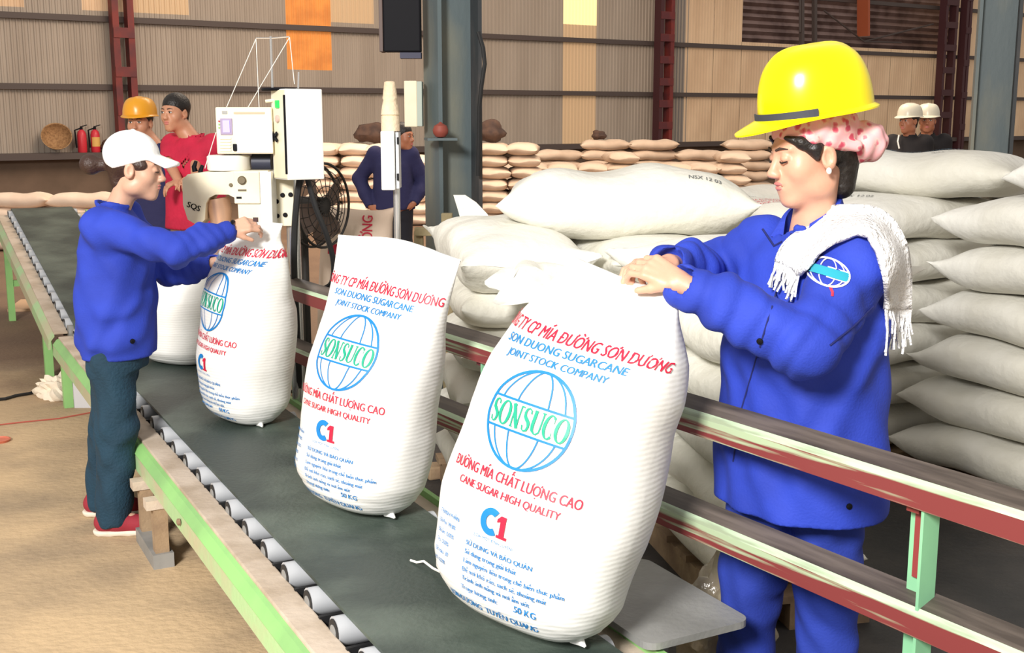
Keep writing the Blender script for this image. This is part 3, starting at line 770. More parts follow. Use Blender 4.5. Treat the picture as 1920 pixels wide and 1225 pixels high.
o, fn = sack(V_grey, cv(-.30, 3.32, PB + 6 * TH * 1.13), HC + .12, 'grey-white sack topping the tall stack with pointed corners', 'tall stack with pointed sack corners', scale=1.13)
pallet(cv(-1.53, 3.30, PZ), HC + math.pi / 2, .95, .56, 'wooden pallet under the gathered sack ends beside the hanging towel')
HM = HC + math.pi / 2
for lv in range(6):
    o, fn = sack(V_grey, cv(-1.53 + jit(.015), 3.28 + jit(.03), PB + lv * TH * 1.1), HM + jit(.06), ('grey sack with a gathered end, %s, beside the hanging towel' % ORD[lv]) if lv < 5 else 'grey sack with a dark date stamp just behind the towel shoulder', 'gathered sack ends beside the towel', scale=1.1)
    if lv == 5: local_print(o, fn, lot_text(), M_pgrey, 'lot_stamp', -.25, .0, -1.2)
    e = o.location + Vector((math.cos(o.rotation_euler.z), math.sin(o.rotation_euler.z), 0)) * -.45 + UP * .09
    q = Vector((-RV.x, -RV.y, 0)); frill(o, e, q, .10, .08, lv, M_sack_grey)
    if lv == 3:
        m = MB(); m.tube([e + q * .06, e + q * .07 - UP * .2, e + q * .05 - UP * .55], .004, 5); tp = obj('hanging_thread', m.mesh('hanging_thread', M_thread)); tp.parent = o; tp.matrix_basis = o.matrix_basis.inverted()
hp, gp, st, lt = head_print(), globe_print(), stamp(), lot_text()
o, fn = sack(V_grey, cv(-1.56, 3.42, PB + 6 * TH * 1.1), HC + .35, 'grey sack with blue lettering behind the headscarf bun', 'top sacks of the wide block', scale=1.15, k=2)
local_print(o, fn, hp, M_pbluegrey, 'faded_lettering', -.05, .10, 0); local_print(o, fn, lt, M_pgrey, 'lot_stamp', .12, -.06, 0)
# wide block further back: columns side by side, each topped by a sack that shows
block = [(1.05, 5.66, 7, V_white, 'cream sack with green emblem and red lettering just beyond the big bulging sack', ((gp, M_pgreen, 'green_emblem', -.2, .08, 0), (hp, M_pred, 'red_lettering', .15, -.06, 0))),
         (1.02, 6.30, 7, V_white, 'cream sack with blue lettering and a stamp before the tan far stacks', ((hp, M_pbluegrey, 'faded_lettering', .08, .1, 0), (st, M_pgrey, 'lot_stamp', .1, -.06, 0))),
         (1.96, 6.30, 8, V_grey, 'sack with a small stamp below the white-helmeted workers', ((lt, M_pgrey, 'lot_stamp', .05, .05, 0),)),
         (2.72, 5.75, 7, V_grey, 'long plain grey sack behind the stack with pointed corners', ()),
         (2.88, 6.32, 8, V_grey, 'grey sack with a raised corner beside the second steel column', ()),
         (3.66, 5.75, 7, V_grey, 'flat grey sack before the foot of the second steel column', ()),
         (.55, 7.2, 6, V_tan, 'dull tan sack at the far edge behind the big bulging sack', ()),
         (1.48, 7.2, 7, V_grey, 'grey sack in the back row behind the helmeted head', ())]
for x, y, n, var, lab, prs in block:
    column(V_grey, (x, y, 0), jit(.04), n - 1, 'grey-white sack buried in the wide sack block', 'buried sacks of the wide block', jp=.012, jh=.02, base=.0 if y > 6 else PZ)
    o, fn = sack(var, (x, y, (.0 if y > 6 else PZ) + (n - 1) * TH), jit(.1), lab, 'top sacks of the wide block', scale=1.04)
    for pr, m, nm, px, py, r_ in prs: local_print(o, fn, pr, m, nm, px, py, r_)

# --- far stacks along the wall
def far_stack(x0, x1, Y, n, var, label, group, slope=0.0, side=False, zb=0.0, top_skip=0.0):
    w = .455 if not side else .82; x = x0
    while x < x1:
        nn = n - (1 if random.random() < top_skip else 0)
        column(var, (x, Y + (x - x0) * slope, 0), (math.pi / 2 if not side else 0) + jit(.05), nn, label, group, jp=.03, jh=.12, base=zb, th=.174)
        x += w
fp = lambda px, Y: on_y(px, 300, Y).x
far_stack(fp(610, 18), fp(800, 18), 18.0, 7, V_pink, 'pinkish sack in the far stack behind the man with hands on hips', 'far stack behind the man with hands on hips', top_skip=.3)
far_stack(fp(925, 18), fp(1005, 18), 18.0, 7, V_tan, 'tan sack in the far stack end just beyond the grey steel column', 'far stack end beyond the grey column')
far_stack(fp(1045, 20.5), fp(1420, 20.5), 20.5, 7, V_tan, 'tan-tinted sack in the long far stack below the corrugated wall', 'long far stack below the wall', side=True, top_skip=.25)
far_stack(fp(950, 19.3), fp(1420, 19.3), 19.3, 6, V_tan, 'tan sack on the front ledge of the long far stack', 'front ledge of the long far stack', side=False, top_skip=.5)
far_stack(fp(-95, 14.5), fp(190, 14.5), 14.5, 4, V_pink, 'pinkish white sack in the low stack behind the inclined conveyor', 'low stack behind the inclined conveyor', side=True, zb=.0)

# ------------------------------------------------------------------ grey steel columns and what hangs on them
def h_column(name, px0, px1, Y, rotdeg, label, h=7.5):
    a, b_ = on_y(px0, 300, Y), on_y(px1, 300, Y); wd = (b_ - a).length; c = (a + b_) / 2; c.z = 0
    t = thing(name, label, 'column', c); rt = R(rotdeg)
    k = wd / (abs(math.cos(rt)) + abs(math.sin(rt)) * .9); x = Vector((math.cos(rt), math.sin(rt), 0)); y = Vector((-x.y, x.x, 0))
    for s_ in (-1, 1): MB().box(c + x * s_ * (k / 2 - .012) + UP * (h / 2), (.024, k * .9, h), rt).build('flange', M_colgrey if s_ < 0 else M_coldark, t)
    MB().box(c + UP * (h / 2), (k - .05, .02, h), rt).build('web', M_colgrey, t)
    MB().box(c + UP * .012, (k * 1.5, k * 1.5, .024), rt).build('base_plate', M_colgrey, t)
    return t, c, k, x, y
col1, c1, k1, x1, y1 = h_column('steel_column', 795, 905, 7.0, 24, 'grey-green steel column carrying the black display, in the middle of the hall')
# stiffener shelf with a red ball on it
o = MB().box(on_y(826, 261, 6.78), (.17, .16, .014), 0.2).build('stiffener_plate', M_colgrey, col1)
p = on_y(826, 246, 6.78); p.z = on_y(826, 261, 6.78).z + .007
o = MB().lathe([(.006, 0), (.028, .006), (.042, .025), (.045, .045), (.036, .068), (.012, .082), (.004, .090)], (0, 0, 0), n=16).build('red_ball', mat('dull_red', (.28, .06, .04), .6), smooth=True); o.location = p
tag(o, 'small dull red ball lying on the ledge of the steel column', 'ball')
# cable looped on the column
m = MB(); m.tube([on_y(897, 60, 6.86), on_y(906, 90, 6.84), on_y(909, 120, 6.84), on_y(903, 160, 6.84), on_y(899, 200, 6.86), on_y(898, 260, 6.87), on_y(897, 330, 6.88)], .012, 8); m.build('cable', M_rubber, col1, smooth=True)
# black display bolted to the column
t = thing('display_board', 'black hanging display board bolted to the side of the grey-green column', 'display', on_y(755, 100, 6.86))
ca, cb = on_y(718, -60, 6.86), on_y(790, 98, 6.86)
MB().box(((ca.x + cb.x) / 2, 6.86, (ca.z + cb.z) / 2), (cb.x - ca.x, .10, ca.z - cb.z), None, .008).build('screen_case', M_black, t)
MB().box((ca.x - .012, 6.87, (ca.z + cb.z) / 2), (.022, .14, ca.z - cb.z), None, .004).build('side_bracket', mat('brown_steel', (.13, .09, .08), .6), t)
MB().box((cb.x - .06, 6.87, cb.z - .018), (.12, .08, .034)).build('cable_box', mat('dark_blue_plastic', (.01, .01, .05), .5), t)
# cream junction box
t = thing('junction_box', 'cream electrical box fixed on the left flange of the grey-green column', 'electrical box', on_y(777, 238, 6.95))
ca, cb = on_y(760, 152, 6.95), on_y(796, 238, 6.95)
MB().box(((ca.x + cb.x) / 2 - .02, 6.95, (ca.z + cb.z) / 2), (.075, .12, ca.z - cb.z), None, .006).build('case', M_cream, t)
MB().box((cb.x - .028, 6.95, (ca.z + cb.z) / 2), (.04, .115, ca.z - cb.z - .006), None, .004).build('cover', mat('greenish_grey_enamel', (.42, .48, .42), .5), t)

col2, c2, k2, x2, y2 = h_column('steel_column', 1810, 1900, 9.0, -18, 'second grey steel column rising beyond the stacked sacks and white helmets')

# timber trestle in front of the column foot
t = thing('timber_trestle', 'rough timber trestle with a cross bar beside the foot of the grey-green column', 'trestle', Vector((on_y(838, 400, 6.45).x, 6.45, 0)))
pw = mat('pale_timber', (.40, .33, .19), .8, 0, (.30, .24, .13), 6, .2, 40)
xa = on_y(838, 400, 6.45)
MB().box((xa.x, 6.45, xa.z / 2), (.06, .06, xa.z), None, .004).build('post', pw, t)
zb = on_y(815, 434, 6.41).z
MB().bar((on_y(778, 434, 6.41).x, 6.40, zb), (on_y(862, 434, 6.41).x, 6.40, zb), .045, .045, UP, .004).build('cross_bar', pw, t)
MB().box((on_y(785, 434, 6.45).x, 6.45, zb / 2), (.05, .05, zb), None, .004).build('post', pw, t)

# ------------------------------------------------------------------ sewing machine
YM = 5.0
def pxr(x0, y0, x1, y1, Y):           # world box for a pixel rectangle at depth Y
    a, b_ = on_y(x0, y0, Y), on_y(x1, y1, Y); return (a.x + b_.x) / 2, (a.z + b_.z) / 2, abs(b_.x - a.x), abs(a.z - b_.z)
def pbox(x0, y0, x1, y1, Y, depth, name, m, parent, bev=.006, yc=None):
    cx, cz, w_, h_ = pxr(x0, y0, x1, y1, Y); return MB().box((cx, (Y + depth / 2) if yc is None else yc, cz), (w_, depth, h_), None, bev).build(name, m, parent, smooth=False)
base = Vector((on_y(545, 400, 5.1).x, 5.12, 0.022))
sm = thing('bag_sewing_machine', 'cream industrial bag-closing sewing machine on a post with control boxes', 'sewing machine', base)
poly = [(342, 337), (352, 327), (380, 323), (470, 320), (502, 320), (502, 432), (449, 432), (446, 384), (440, 371), (428, 365), (404, 365), (392, 371), (386, 382), (384, 412), (372, 424), (352, 412), (343, 384)]
m = MB(); m.prism([on_y(x, y, YM) for x, y in poly], None, (0, .15, 0)); hd = m.build('machine_head', M_cream, sm)
pbox(486, 322, 512, 432, YM - .006, .17, 'back_plate', M_white, hd)
pbox(437, 322, 488, 382, YM - .012, .02, 'cover_plate', M_cream, hd, .004)
mm = mat('dark_brass', (.16, .13, .08), .4, .5)
def disc(px, py, Y, r, depth, name, m_, parent): p = on_y(px, py, Y); return MB().lathe([(r, 0), (r, depth * .7), (r * .8, depth)], p, (0, -1, 0), 18).build(name, m_, parent, smooth=True)
disc(454, 338, YM - .012, .018, .012, 'oil_window', mm, hd); disc(433, 347, YM, .008, .006, 'screw', mm, hd)
pbox(446, 355, 462, 359, YM - .014, .004, 'name_plate', mm, hd, .001); pbox(443, 369, 453, 373, YM - .014, .004, 'tension_lever', M_black, hd, .001)
pbox(474, 408, 484, 418, YM - .004, .01, 'vent', mat('dark_red_brown', (.06, .02, .02), .6), hd, .001)
for x, y in ((366, 322), (378, 330)): p = on_y(x, y, YM + .03); MB().tube([p, p + UP * .02 + Vector((-.004, 0, 0)), p + UP * .045 + Vector((.006, 0, 0))], [.012, .010, .007], 10).build('thread_guide', M_black, hd, smooth=True)
pr = Print(); pr.text('SQS', 0, 0, .034, None, .03); pp = on_y(362, 392, YM)
pr.mapped('black_lettering', M_black, hd, lambda a, b_: Vector((pp.x + a * .93 + b_ * .37, YM - .003, pp.z - a * .37 + b_ * .93)), .05)
m = MB(); m.tube([on_y(408, 372, YM + .07), on_y(412, 392, YM + .07), on_y(414, 412, YM + .07), on_y(414, 440, YM + .07)], [.05, .052, .046, .04], 18); m.build('post_bed', mat('copper_coloured_pipe', (.72, .45, .30), .3, .4), sm, smooth=True)  # copper-coloured pipe in the throat of the head
# flat round motor on the head and the grey motor behind
p = on_y(430, 319, YM + .08); MB().lathe([(.088, 0), (.092, .006), (.092, .058), (.084, .064), (.02, .066)], p, n=28).build('round_cover', M_white, sm, smooth=True)
m = MB(); m.tube([on_y(474, 304, YM + .10), on_y(510, 304, YM + .10)], .036, 16); m.build('motor', mat('navy_motor', (.02, .025, .05), .5), sm, smooth=True)
pbox(470, 316, 512, 352, YM + .10, .08, 'motor_mount', mat('blue_grey_enamel', (.16, .20, .26), .5), sm)
# weighing display box
pbox(403, 201, 512, 289, YM, .13, 'indicator_box', M_cream, sm, .006); ind = sm.children[-1]
ind = [c for c in sm.children if c.name.startswith('indicator_box')][0]
pbox(441, 226, 512, 287, YM - .005, .008, 'front_door', mat('pale_grey_panel', (.74, .77, .80), .25), ind, .003)
pbox(412, 222, 436, 253, YM - .005, .008, 'display_frame', mat('violet_grey', (.35, .28, .42), .5), ind, .002)
pbox(417, 226, 431, 249, YM - .009, .006, 'lcd_screen', mat('lilac_lcd', (.42, .36, .85), .3, emit=(.45, .38, 1.0), estr=.5), ind, .001)
for r_ in range(5): pbox(412, 258 + r_ * 5.6, 433, 261.5 + r_ * 5.6, YM - .004, .006, 'key_row', mat('pale_yellow_key', (.80, .78, .60), .5), ind, .001)
pbox(436, 270, 444, 283, YM - .012, .014, 'knob', M_black, ind, .003)
pbox(438, 210, 496, 214, YM - .003, .006, 'slot', mat('tan_slot', (.55, .42, .28), .5), ind, .001)
pbox(416, 208, 426, 214, YM - .003, .006, 'badge', M_greydust, ind, .001)
for k in range(3): pbox(409, 226 + 6 * k, 412, 229 + 6 * k, YM - .004, .006, 'lamp', (MATS['red_enamel'], M_green, M_green)[k], ind, .001)
MB().bar(on_y(440, 289, YM + .08), on_y(440, 300, YM + .08), .05, .05, (1, 0, 0)).build('indicator_foot', M_white, sm)
# control cabinet turned towards the belt
cc = on_y(558, 252, YM + .03); ch = .375; th = R(-30)
cab = MB().box(cc, (.165, .155, ch), R(34), .005).build('control_cabinet', M_white, sm)
xl = Vector((math.cos(R(34)), math.sin(R(34)), 0)); yl = Vector((-xl.y, xl.x, 0))
f0 = cc - xl * .0835          # face turned to the left
MB().box(f0 + yl * -.005, (.006, .135, ch - .01), R(34), .002).build('front_panel', M_cream, cab)
MB().box(f0 + yl * -.070 - xl * .002, (.008, .008, ch - .05), R(34), .001).build('door_gap', M_black, cab)
MB().box(f0 + UP * .125 - xl * .006 + yl * -.006, (.010, .032, .032), R(34), .003).build('green_button', mat('green_button_glow', (.02, .55, .10), .4, emit=(.0, .6, .1), estr=.3), cab)
MB().lathe([(.015, 0), (.015, .008), (.008, .010)], f0 + UP * .065 - xl * .004 + yl * -.005, -xl, 16).build('knob', mat('rose_knob', (.62, .45, .40), .5), cab)
for a in (35, -35): MB().box(f0 + UP * -.01 - xl * .012 + yl * .02, (.006, .06, .012), Matrix.Rotation(R(34), 3, 'Z') @ Matrix.Rotation(R(a), 3, 'X')).build('switch_handle', M_black, cab)
# carrying plate, post, cables
pbox(508, 335, 552, 424, YM + .10, .02, 'carrying_plate', M_cream, sm, .003); cp_ = [c for c in sm.children if c.name.startswith('carrying_plate')][0]
for x, y in ((530, 366), (519, 378), (535, 403), (520, 405), (545, 365)): disc(x, y, YM + .10, .010, .008, 'bolt', M_black, cp_)
m = MB(); m.tube([Vector((base.x, 5.15, .022)), Vector((base.x, 5.15, cc.z))], .03, 16); m.build('post', M_steel, sm, smooth=True)
MB().box(base + UP * .01 + Vector((0, .03, 0)), (.30, .26, .02), None, .004).build('base_plate', M_greydust, sm)
MB().bar((on_y(455, 400, 5.15).x, 5.15, on_y(455, 400, 5.15).z), (base.x, 5.15, on_y(455, 400, 5.15).z), .05, .05).build('arm', M_greydust, sm)
def cable(pts, r, name='cable', m_=M_rubber, parent=sm):
    P_ = [Vector(p) for p in pts]; out = []
    for i in range(len(P_) - 1):
        a, b_, c_, d_ = P_[max(i - 1, 0)], P_[i], P_[i + 1], P_[min(i + 2, len(P_) - 1)]
        for k in range(6):
            t_ = k / 6; out.append(.5 * ((2 * b_) + (c_ - a) * t_ + (2 * a - 5 * b_ + 4 * c_ - d_) * t_ * t_ + (3 * b_ - a - 3 * c_ + d_) * t_ ** 3))
    out.append(P_[-1]); return MB().tube(out, r, 8).build(name, m_, parent, smooth=True)
cable([on_y(562, 335, 5.06), on_y(556, 380, 5.04), on_y(552, 440, 5.04), on_y(552, 520, 5.05), on_y(558, 640, 5.1), Vector((on_y(562, 700, 5.2).x, 5.2, .03))], .014)
cable([on_y(576, 334, 5.06), on_y(592, 390, 5.06), on_y(612, 440, 5.08), on_y(625, 490, 5.12), on_y(622, 530, 5.15), on_y(600, 545, 5.2)], .012)
# thread stand
zt = on_y(528, 166, YM + .05); MB().lathe([(.075, 0), (.08, .006), (.075, .012), (.02, .014)], (on_y(525, 168, YM + .05).x, YM + .05, zt.z - .01), n=24).build('thread_tray', M_black, sm, smooth=True)
ts = Vector((on_y(511, 170, YM + .05).x, YM + .05, 0))
MB().tube([Vector((ts.x, ts.y, cc.z + .1)), Vector((ts.x, ts.y, on_y(511, 68, YM + .05).z))], .005, 8).build('thread_rod', M_steel, sm)
e1, e2 = on_y(480, 72, YM + .05), on_y(543, 69, YM + .05); tp = on_y(511, 72, YM + .05)
MB().tube([e1, tp, e2], .0035, 6).build('cross_wire', M_steel, sm)
for a, b_ in (((480, 73), (424, 203)), ((480, 73), (486, 203)), ((543, 70), (464, 203)), ((543, 70), (552, 158)), ((405, 248), (384, 316))):
    MB().tube([on_y(*a, YM + .05), on_y(*b_, YM + .04)], .0018, 5).build('thread', M_thread, sm)
MB().tube([on_y(498, 190, YM + .02), on_y(520, 187, YM + .02)], .007, 8).build('guide_arm', M_cream, sm)
MB().tube([on_y(560, 135, YM + .05), on_y(559, 166, YM + .05)], .004, 6).build('spool_pin', M_steel, sm)
# sewing foot and folder under the head
m = MB(); m.bar(on_y(395, 452, YM - .03), on_y(462, 440, YM - .03), .06, .02); m.build('folder_plate', M_cream, sm)
m = MB(); m.bar(on_y(440, 432, YM - .03), on_y(446, 458, YM - .03), .02, .03, (0, 1, 0)); m.build('presser_foot', M_steel, sm)

# ------------------------------------------------------------------ thread cone post with white box
p = on_y(732, 300, 5.2); t = thing('thread_cone_post', 'silver post with a white box and a tall thread cone on top', 'post', Vector((p.x + .02, 5.25, .022)))
pbox(713, 246, 741, 357, 5.17, .12, 'white_box', M_white, t, .006); pbox(741, 248, 749, 354, 5.19, .10, 'box_door', mat('pale_steel_door', (.72, .74, .76), .35), t, .003)
MB().box(on_y(746, 264, 5.185), (.008, .012, .03)).build('latch', M_black, t); MB().box(on_y(746, 332, 5.185), (.008, .012, .03)).build('latch', M_black, t)
z0 = on_y(741, 357, 5.24).z + .01
MB().tube([Vector((p.x + .02, 5.25, .022)), Vector((p.x + .02, 5.25, z0))], .016, 14).build('pole', M_steel, t, smooth=True)
MB().lathe([(.10, 0), (.10, .012), (.03, .02)], (p.x + .02, 5.25, .022), n=20).build('foot', M_greydust, t)
zc = on_y(733, 246, 5.23).z; hc = on_y(733, 152, 5.23).z - zc
MB().lathe([(.042, 0), (.040, hc * .30), (.036, hc * .315), (.041, hc * .33), (.036, hc * .5), (.030, hc * .62), (.033, hc * .66), (.024, hc * .98), (.014, hc)], (p.x, 5.23, zc), n=22).build('thread_cone', M_cone, t, smooth=True)

# ------------------------------------------------------------------ industrial fan
fc = on_y(588, 385, 5.50); fr = .195; fa = Vector((math.cos(R(-28)), math.sin(R(-28)), 0)); fb = Vector((-fa.y, fa.x, 0))  # fa: axis
t = thing('pedestal_fan', 'dark industrial pedestal fan with wire guard behind the sewing machine', 'fan', Vector((fc.x - .05, 5.5, 0.022)))
M_guard = mat('fan_guard', (.03, .026, .024), .5); M_blade = mat('fan_blade', (.20, .14, .115), .5)
def ringp(r, off, n=40): return [fc + fa * off + (fb * math.cos(2 * math.pi * i / n) + UP * math.sin(2 * math.pi * i / n)) * r for i in range(n + 1)]
for off_ in (0, .06): MB().tube(ringp(fr, off_), .0065, 8, False).build('guard_rim', M_guard, t, smooth=True)
for r_ in (.05, .09, .13, .165): MB().tube(ringp(r_, .075 - .1 * (r_ / fr) ** 4 * .3, 32), .0022, 5, False).build('guard_ring', M_guard, t)
for k in range(20):
    a = 2 * math.pi * k / 20; dr = fb * math.cos(a) + UP * math.sin(a)
    MB().tube([fc + fa * .078 + dr * .03, fc + fa * .07 + dr * .14, fc + fa * .0 + dr * fr], .002, 5).build('guard_wire', M_guard, t)
for k in range(4):
    a = math.pi * k / 2 + .4; dr = fb * math.cos(a) + UP * math.sin(a); tn = fa.cross(dr)
    vs = []
    for r_, w_, tw in ((.03, .03, .6), (.08, .055, .5), (.13, .075, .42), (.175, .07, .35)):
        for s_ in (-1, 1):
            for e in (0, .003): vs.append(fc + fa * (.03 + e) + dr * r_ + (tn * math.cos(tw) + fa * math.sin(tw)) * s_ * w_)
    fs = []
    for i in range(3):
        b0 = i * 4; fs += [(b0, b0 + 2, b0 + 6, b0 + 4), (b0 + 1, b0 + 5, b0 + 7, b0 + 3), (b0, b0 + 4, b0 + 5, b0 + 1), (b0 + 2, b0 + 3, b0 + 7, b0 + 6)]
    fs += [(0, 1, 3, 2), (12, 14, 15, 13)]; MB().add(vs, fs).build('blade', M_blade, t, smooth=True)
m = MB(); m.tube([fc - fa * .12, fc + fa * .07], .04, 16); m.build('motor', M_guard, t, smooth=True)
m = MB(); m.tube([fc - fa * .06, Vector((fc.x - fa.x * .06, fc.y - fa.y * .06, .022))], .018, 12); m.build('stand_pole', M_guard, t)
MB().lathe([(.17, 0), (.17, .02), (.05, .04)], (fc.x - fa.x * .06, fc.y - fa.y * .06, .022), n=24).build('stand_base', M_guard, t)

# crate with a part-filled sack behind the fan
cr = Vector((on_y(622, 480, 5.95).x, 5.95, .022)); t = thing('wooden_crate', 'low wooden crate under the upright pink-striped sack behind the fan', 'crate', cr)
for k in range(3): MB().box(cr + Vector((0, -.19, .06 + k * .13)), (.46, .02, .11)).build('board', M_wood, t)
for k in range(3): MB().box(cr + Vector((0, .19, .06 + k * .13)), (.46, .02, .11)).build('board', M_wood, t)
for k in range(2): MB().box(cr + Vector(((-1) ** k * .22, 0, .19)), (.02, .36, .37)).build('end_board', M_wood, t)
MB().box(cr + Vector((0, 0, .385)), (.46, .40, .02)).build('lid', M_wood, t)
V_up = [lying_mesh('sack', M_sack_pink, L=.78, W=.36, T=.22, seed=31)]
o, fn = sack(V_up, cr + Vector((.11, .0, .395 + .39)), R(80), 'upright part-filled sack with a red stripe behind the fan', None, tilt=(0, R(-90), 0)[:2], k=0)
o.rotation_euler = (R(90), R(-86), R(10)); 
pr = Print(); pr.rect(-.02, -.14, .03, .14); pr.text('ĐƯỜNG', .08, -.06, .07, .2, .02); local_print(o, fn, pr, M_pred, 'red_stripe', .18, 0, 0)

# ------------------------------------------------------------------ along the wall ledge
LZ = .95 + .055
for k, px in enumerate((153, 178)):
    sp_ = (on_plane(px, 280, wall(0, 0, .2), WN) - wall(0, 0)).dot(WE); b_ = wall(sp_, LZ, .26)
    t = thing('fire_extinguisher', ('red fire extinguisher on the wall ledge, next to the basket', 'red fire extinguisher with a yellow label on the wall ledge')[k], 'fire extinguisher', b_, 'extinguishers on the wall ledge')
    MB().lathe([(.07, 0), (.078, .02), (.078, .30), (.06, .36), (.028, .39)], b_, n=18).build('cylinder', M_red, t, smooth=True)
    MB().lathe([(.024, .385), (.024, .43), (.012, .45)], b_, n=12).build('valve', M_black, t)
    MB().bar(b_ + UP * .44, b_ + UP * .47 + WE * .10, .025, .015).build('handle', M_black, t)
    m = MB(); m.tube([b_ + UP * .41 - WE * .02, b_ + UP * .38 - WE * .11, b_ + UP * .2 - WE * .10, b_ + UP * .08 - WE * .095], .014, 8); m.build('hose', M_black, t, smooth=True)
    if k: 
        vs = [b_ + UP * z + (WE * math.cos(a) + WN * math.sin(a)) * .0795 for z in (.10, .26) for a in np.linspace(.5, 2.6, 9)]
        MB().add(vs, [(i, i + 1, i + 10, i + 9) for i in range(8)]).build('yellow_label', mat('yellow_label', (.75, .45, .12), .6), t)
sp_ = (on_plane(107, 280, wall(0, 0, .2), WN) - wall(0, 0)).dot(WE); b_ = wall(sp_, LZ, .20)
prof = [(.10, 0), (.17, .05), (.225, .12), (.245, .17), (.25, .185), (.235, .18), (.21, .12), (.16, .06), (.09, .015)]
o = MB().lathe(prof, (0, 0, 0), n=28).build('woven_basket', M_basket, smooth=True); o.location = b_ + UP * .055
o.rotation_euler = (R(-58), 0, wall_z + .25); o.rotation_euler = (R(62), 0, wall_z - .2); o.location = b_ + UP * .20
tag(o, 'round woven brown basket tipped against the wall on the ledge', 'basket')
def bundle(px, py, Y, r, zb, label, m_=None):
    p = on_y(px, py, Y); rs = np.random.RandomState(int(px)); bm = bmesh.new(); bmesh.ops.create_icosphere(bm, subdivisions=3, radius=1)
    for v in bm.verts:
        d = v.co.copy(); k = 1 + .12 * math.sin(5 * d.x + px) + .10 * math.sin(7 * d.z + 2) + .06 * math.sin(11 * d.y); v.co = Vector((d.x * r * 1.25, d.y * r, max(d.z * r * .9, -r * .55))) * k
    me = bpy.data.meshes.new('cloth_bundle'); bm.to_mesh(me); bm.free(); me.materials.append(m_ or mat('dark_brown_cloth', (.09, .05, .035), .9, 0, (.05, .03, .025), 8, .4, 20)); shade(me, 60)
    o = obj('cloth_bundle', me); z0 = min(v.co.z for v in me.vertices); o.location = (p.x, Y, zb - z0); return tag(o, label, 'bundle')
ST = .174 * 7 + .004
bundle(918, 262, 18.2, .21, ST, 'dark brown bundle on the far stack beyond the grey-green column')
bundle(697, 262, 18.1, .19, ST, 'dark brown bundle on the far stack behind the hands-on-hips man')
bundle(203, 262, wall(sp_ + .80, 0, .26).y, .13, LZ, 'dark bundle on the ledge at the red lattice column')
bundle(1122, 258, 20.5, .10, ST, 'small dark lump on top of the long far stack')

# ------------------------------------------------------------------ floor clutter on the left
p = on_z(102, 752, 0); rs = np.random.RandomState(4); bm = bmesh.new(); bmesh.ops.create_icosphere(bm, subdivisions=4, radius=1)
for v in bm.verts:
    d = v.co.copy(); k = 1 + .18 * math.sin(6 * d.x + 1) * math.sin(5 * d.y) + .14 * math.sin(11 * d.y + 4 * d.z) + .10 * math.sin(17 * d.x + 9 * d.z)
    v.co = Vector((d.x * .135 * k, d.y * .10 * k, max(0, d.z * .09 * k + .035)))
me = bpy.data.meshes.new('crumpled_sack'); bm.to_mesh(me); bm.free(); me.materials.append(mat('cream_crumpled_cloth', (.80, .70, .56), .7, bump=.5, bscale=18)); shade(me, 40)
o = obj('crumpled_sack', me); o.location = (p.x, p.y + .1, 0); tag(o, 'crumpled empty cream sack lying on the concrete floor', 'sack')
p = on_z(165, 765, 0); t = thing('steel_tray', 'small open steel tray standing on the floor beside the crumpled sack', 'tray', p)
for dx, dy, sx, sy in ((-.075, 0, .008, .14), (.075, 0, .008, .14), (0, -.07, .15, .008), (0, .07, .15, .008)): MB().box(p + Vector((dx, dy + .07, .075)), (sx, sy, .15)).build('side', M_greydust if dx or dy > 0 else mat('light_sheet_metal', (.62, .62, .64), .4, .2), t)
MB().box(p + Vector((0, .07, .004)), (.15, .14, .008)).build('bottom', M_greydust, t)
def floor_line(pts, r, name, label, cat, m_):
    P_ = [on_z(x, y, r) for x, y in pts]; o = MB().tube(P_, r, 6).build(name, m_, smooth=True); return tag(rebase(o, Vector((P_[0].x, P_[0].y, 0))), label, cat)
floor_line([(-40, 752), (10, 748), (30, 742), (55, 738), (62, 736)], .010, 'black_cable', 'black cable lying on the floor before the crumpled sack', 'cable', M_rubber)
floor_line([(-30, 800), (40, 792), (110, 785), (180, 772)], .004, 'red_rope', 'thin red rope stretched across the concrete floor', 'rope', mat('red_cord_fibre', (.45, .10, .07), .8))
p = on_z(-2, 828, 0); o = MB().lathe([(.02, 0), (.052, .0), (.058, .012), (.05, .014), (.046, .008), (.02, .007)], (0, 0, 0), n=24).build('plastic_dish', mat('orange_red_plastic', (.62, .17, .10), .4), smooth=True); o.location = (p.x, p.y, 0); tag(o, 'orange-red plastic dish lying on the concrete floor', 'dish')
p = on_z(32, 582, 0); t = None
o = MB().box((0, 0, .012), (.20, .55, .024), .2).build('cardboard_sheet', mat('cardboard', (.62, .40, .24), .8)); o.location = (p.x, p.y + .2, 0); tag(o, 'tan board lying on the floor under the inclined conveyor', 'board')
p = on_z(830, 893, .022); 
for k, (dx, dy, a) in enumerate(((0, 0, .4), (.12, .05, -.5))):
    o = MB().box((0, 0, .03), (.16, .09, .06), None, .008).build('wood_offcut', M_wood); o.location = (p.x + dx, p.y + dy, .022); o.rotation_euler.z = a; tag(o, ('short wood offcut on the dark floor plate by the pallet', 'tilted wood offcut beside another offcut on the dark floor plate')[k], 'wood block')
p = cv(-.05, 1.12, .022)
bm = bmesh.new(); bmesh.ops.create_icosphere(bm, subdivisions=4, radius=1)
for v in bm.verts:
    d = v.co.copy(); k = 1 + .16 * math.sin(5 * d.x + 2 * d.z) + .12 * math.sin(9 * d.y + 3) + .08 * math.sin(15 * d.z + d.x * 4)
    v.co = Vector((d.x * .14 * k, d.y * .13 * k, max(0, d.z * .20 * k + .18)))
me = bpy.data.meshes.new('plastic_bag'); bm.to_mesh(me); bm.free(); me.materials.append(mat('clear_brown_plastic', (.52, .45, .34), .18, 0, (.34, .28, .20), 8, .6, 14)); shade(me, 50)
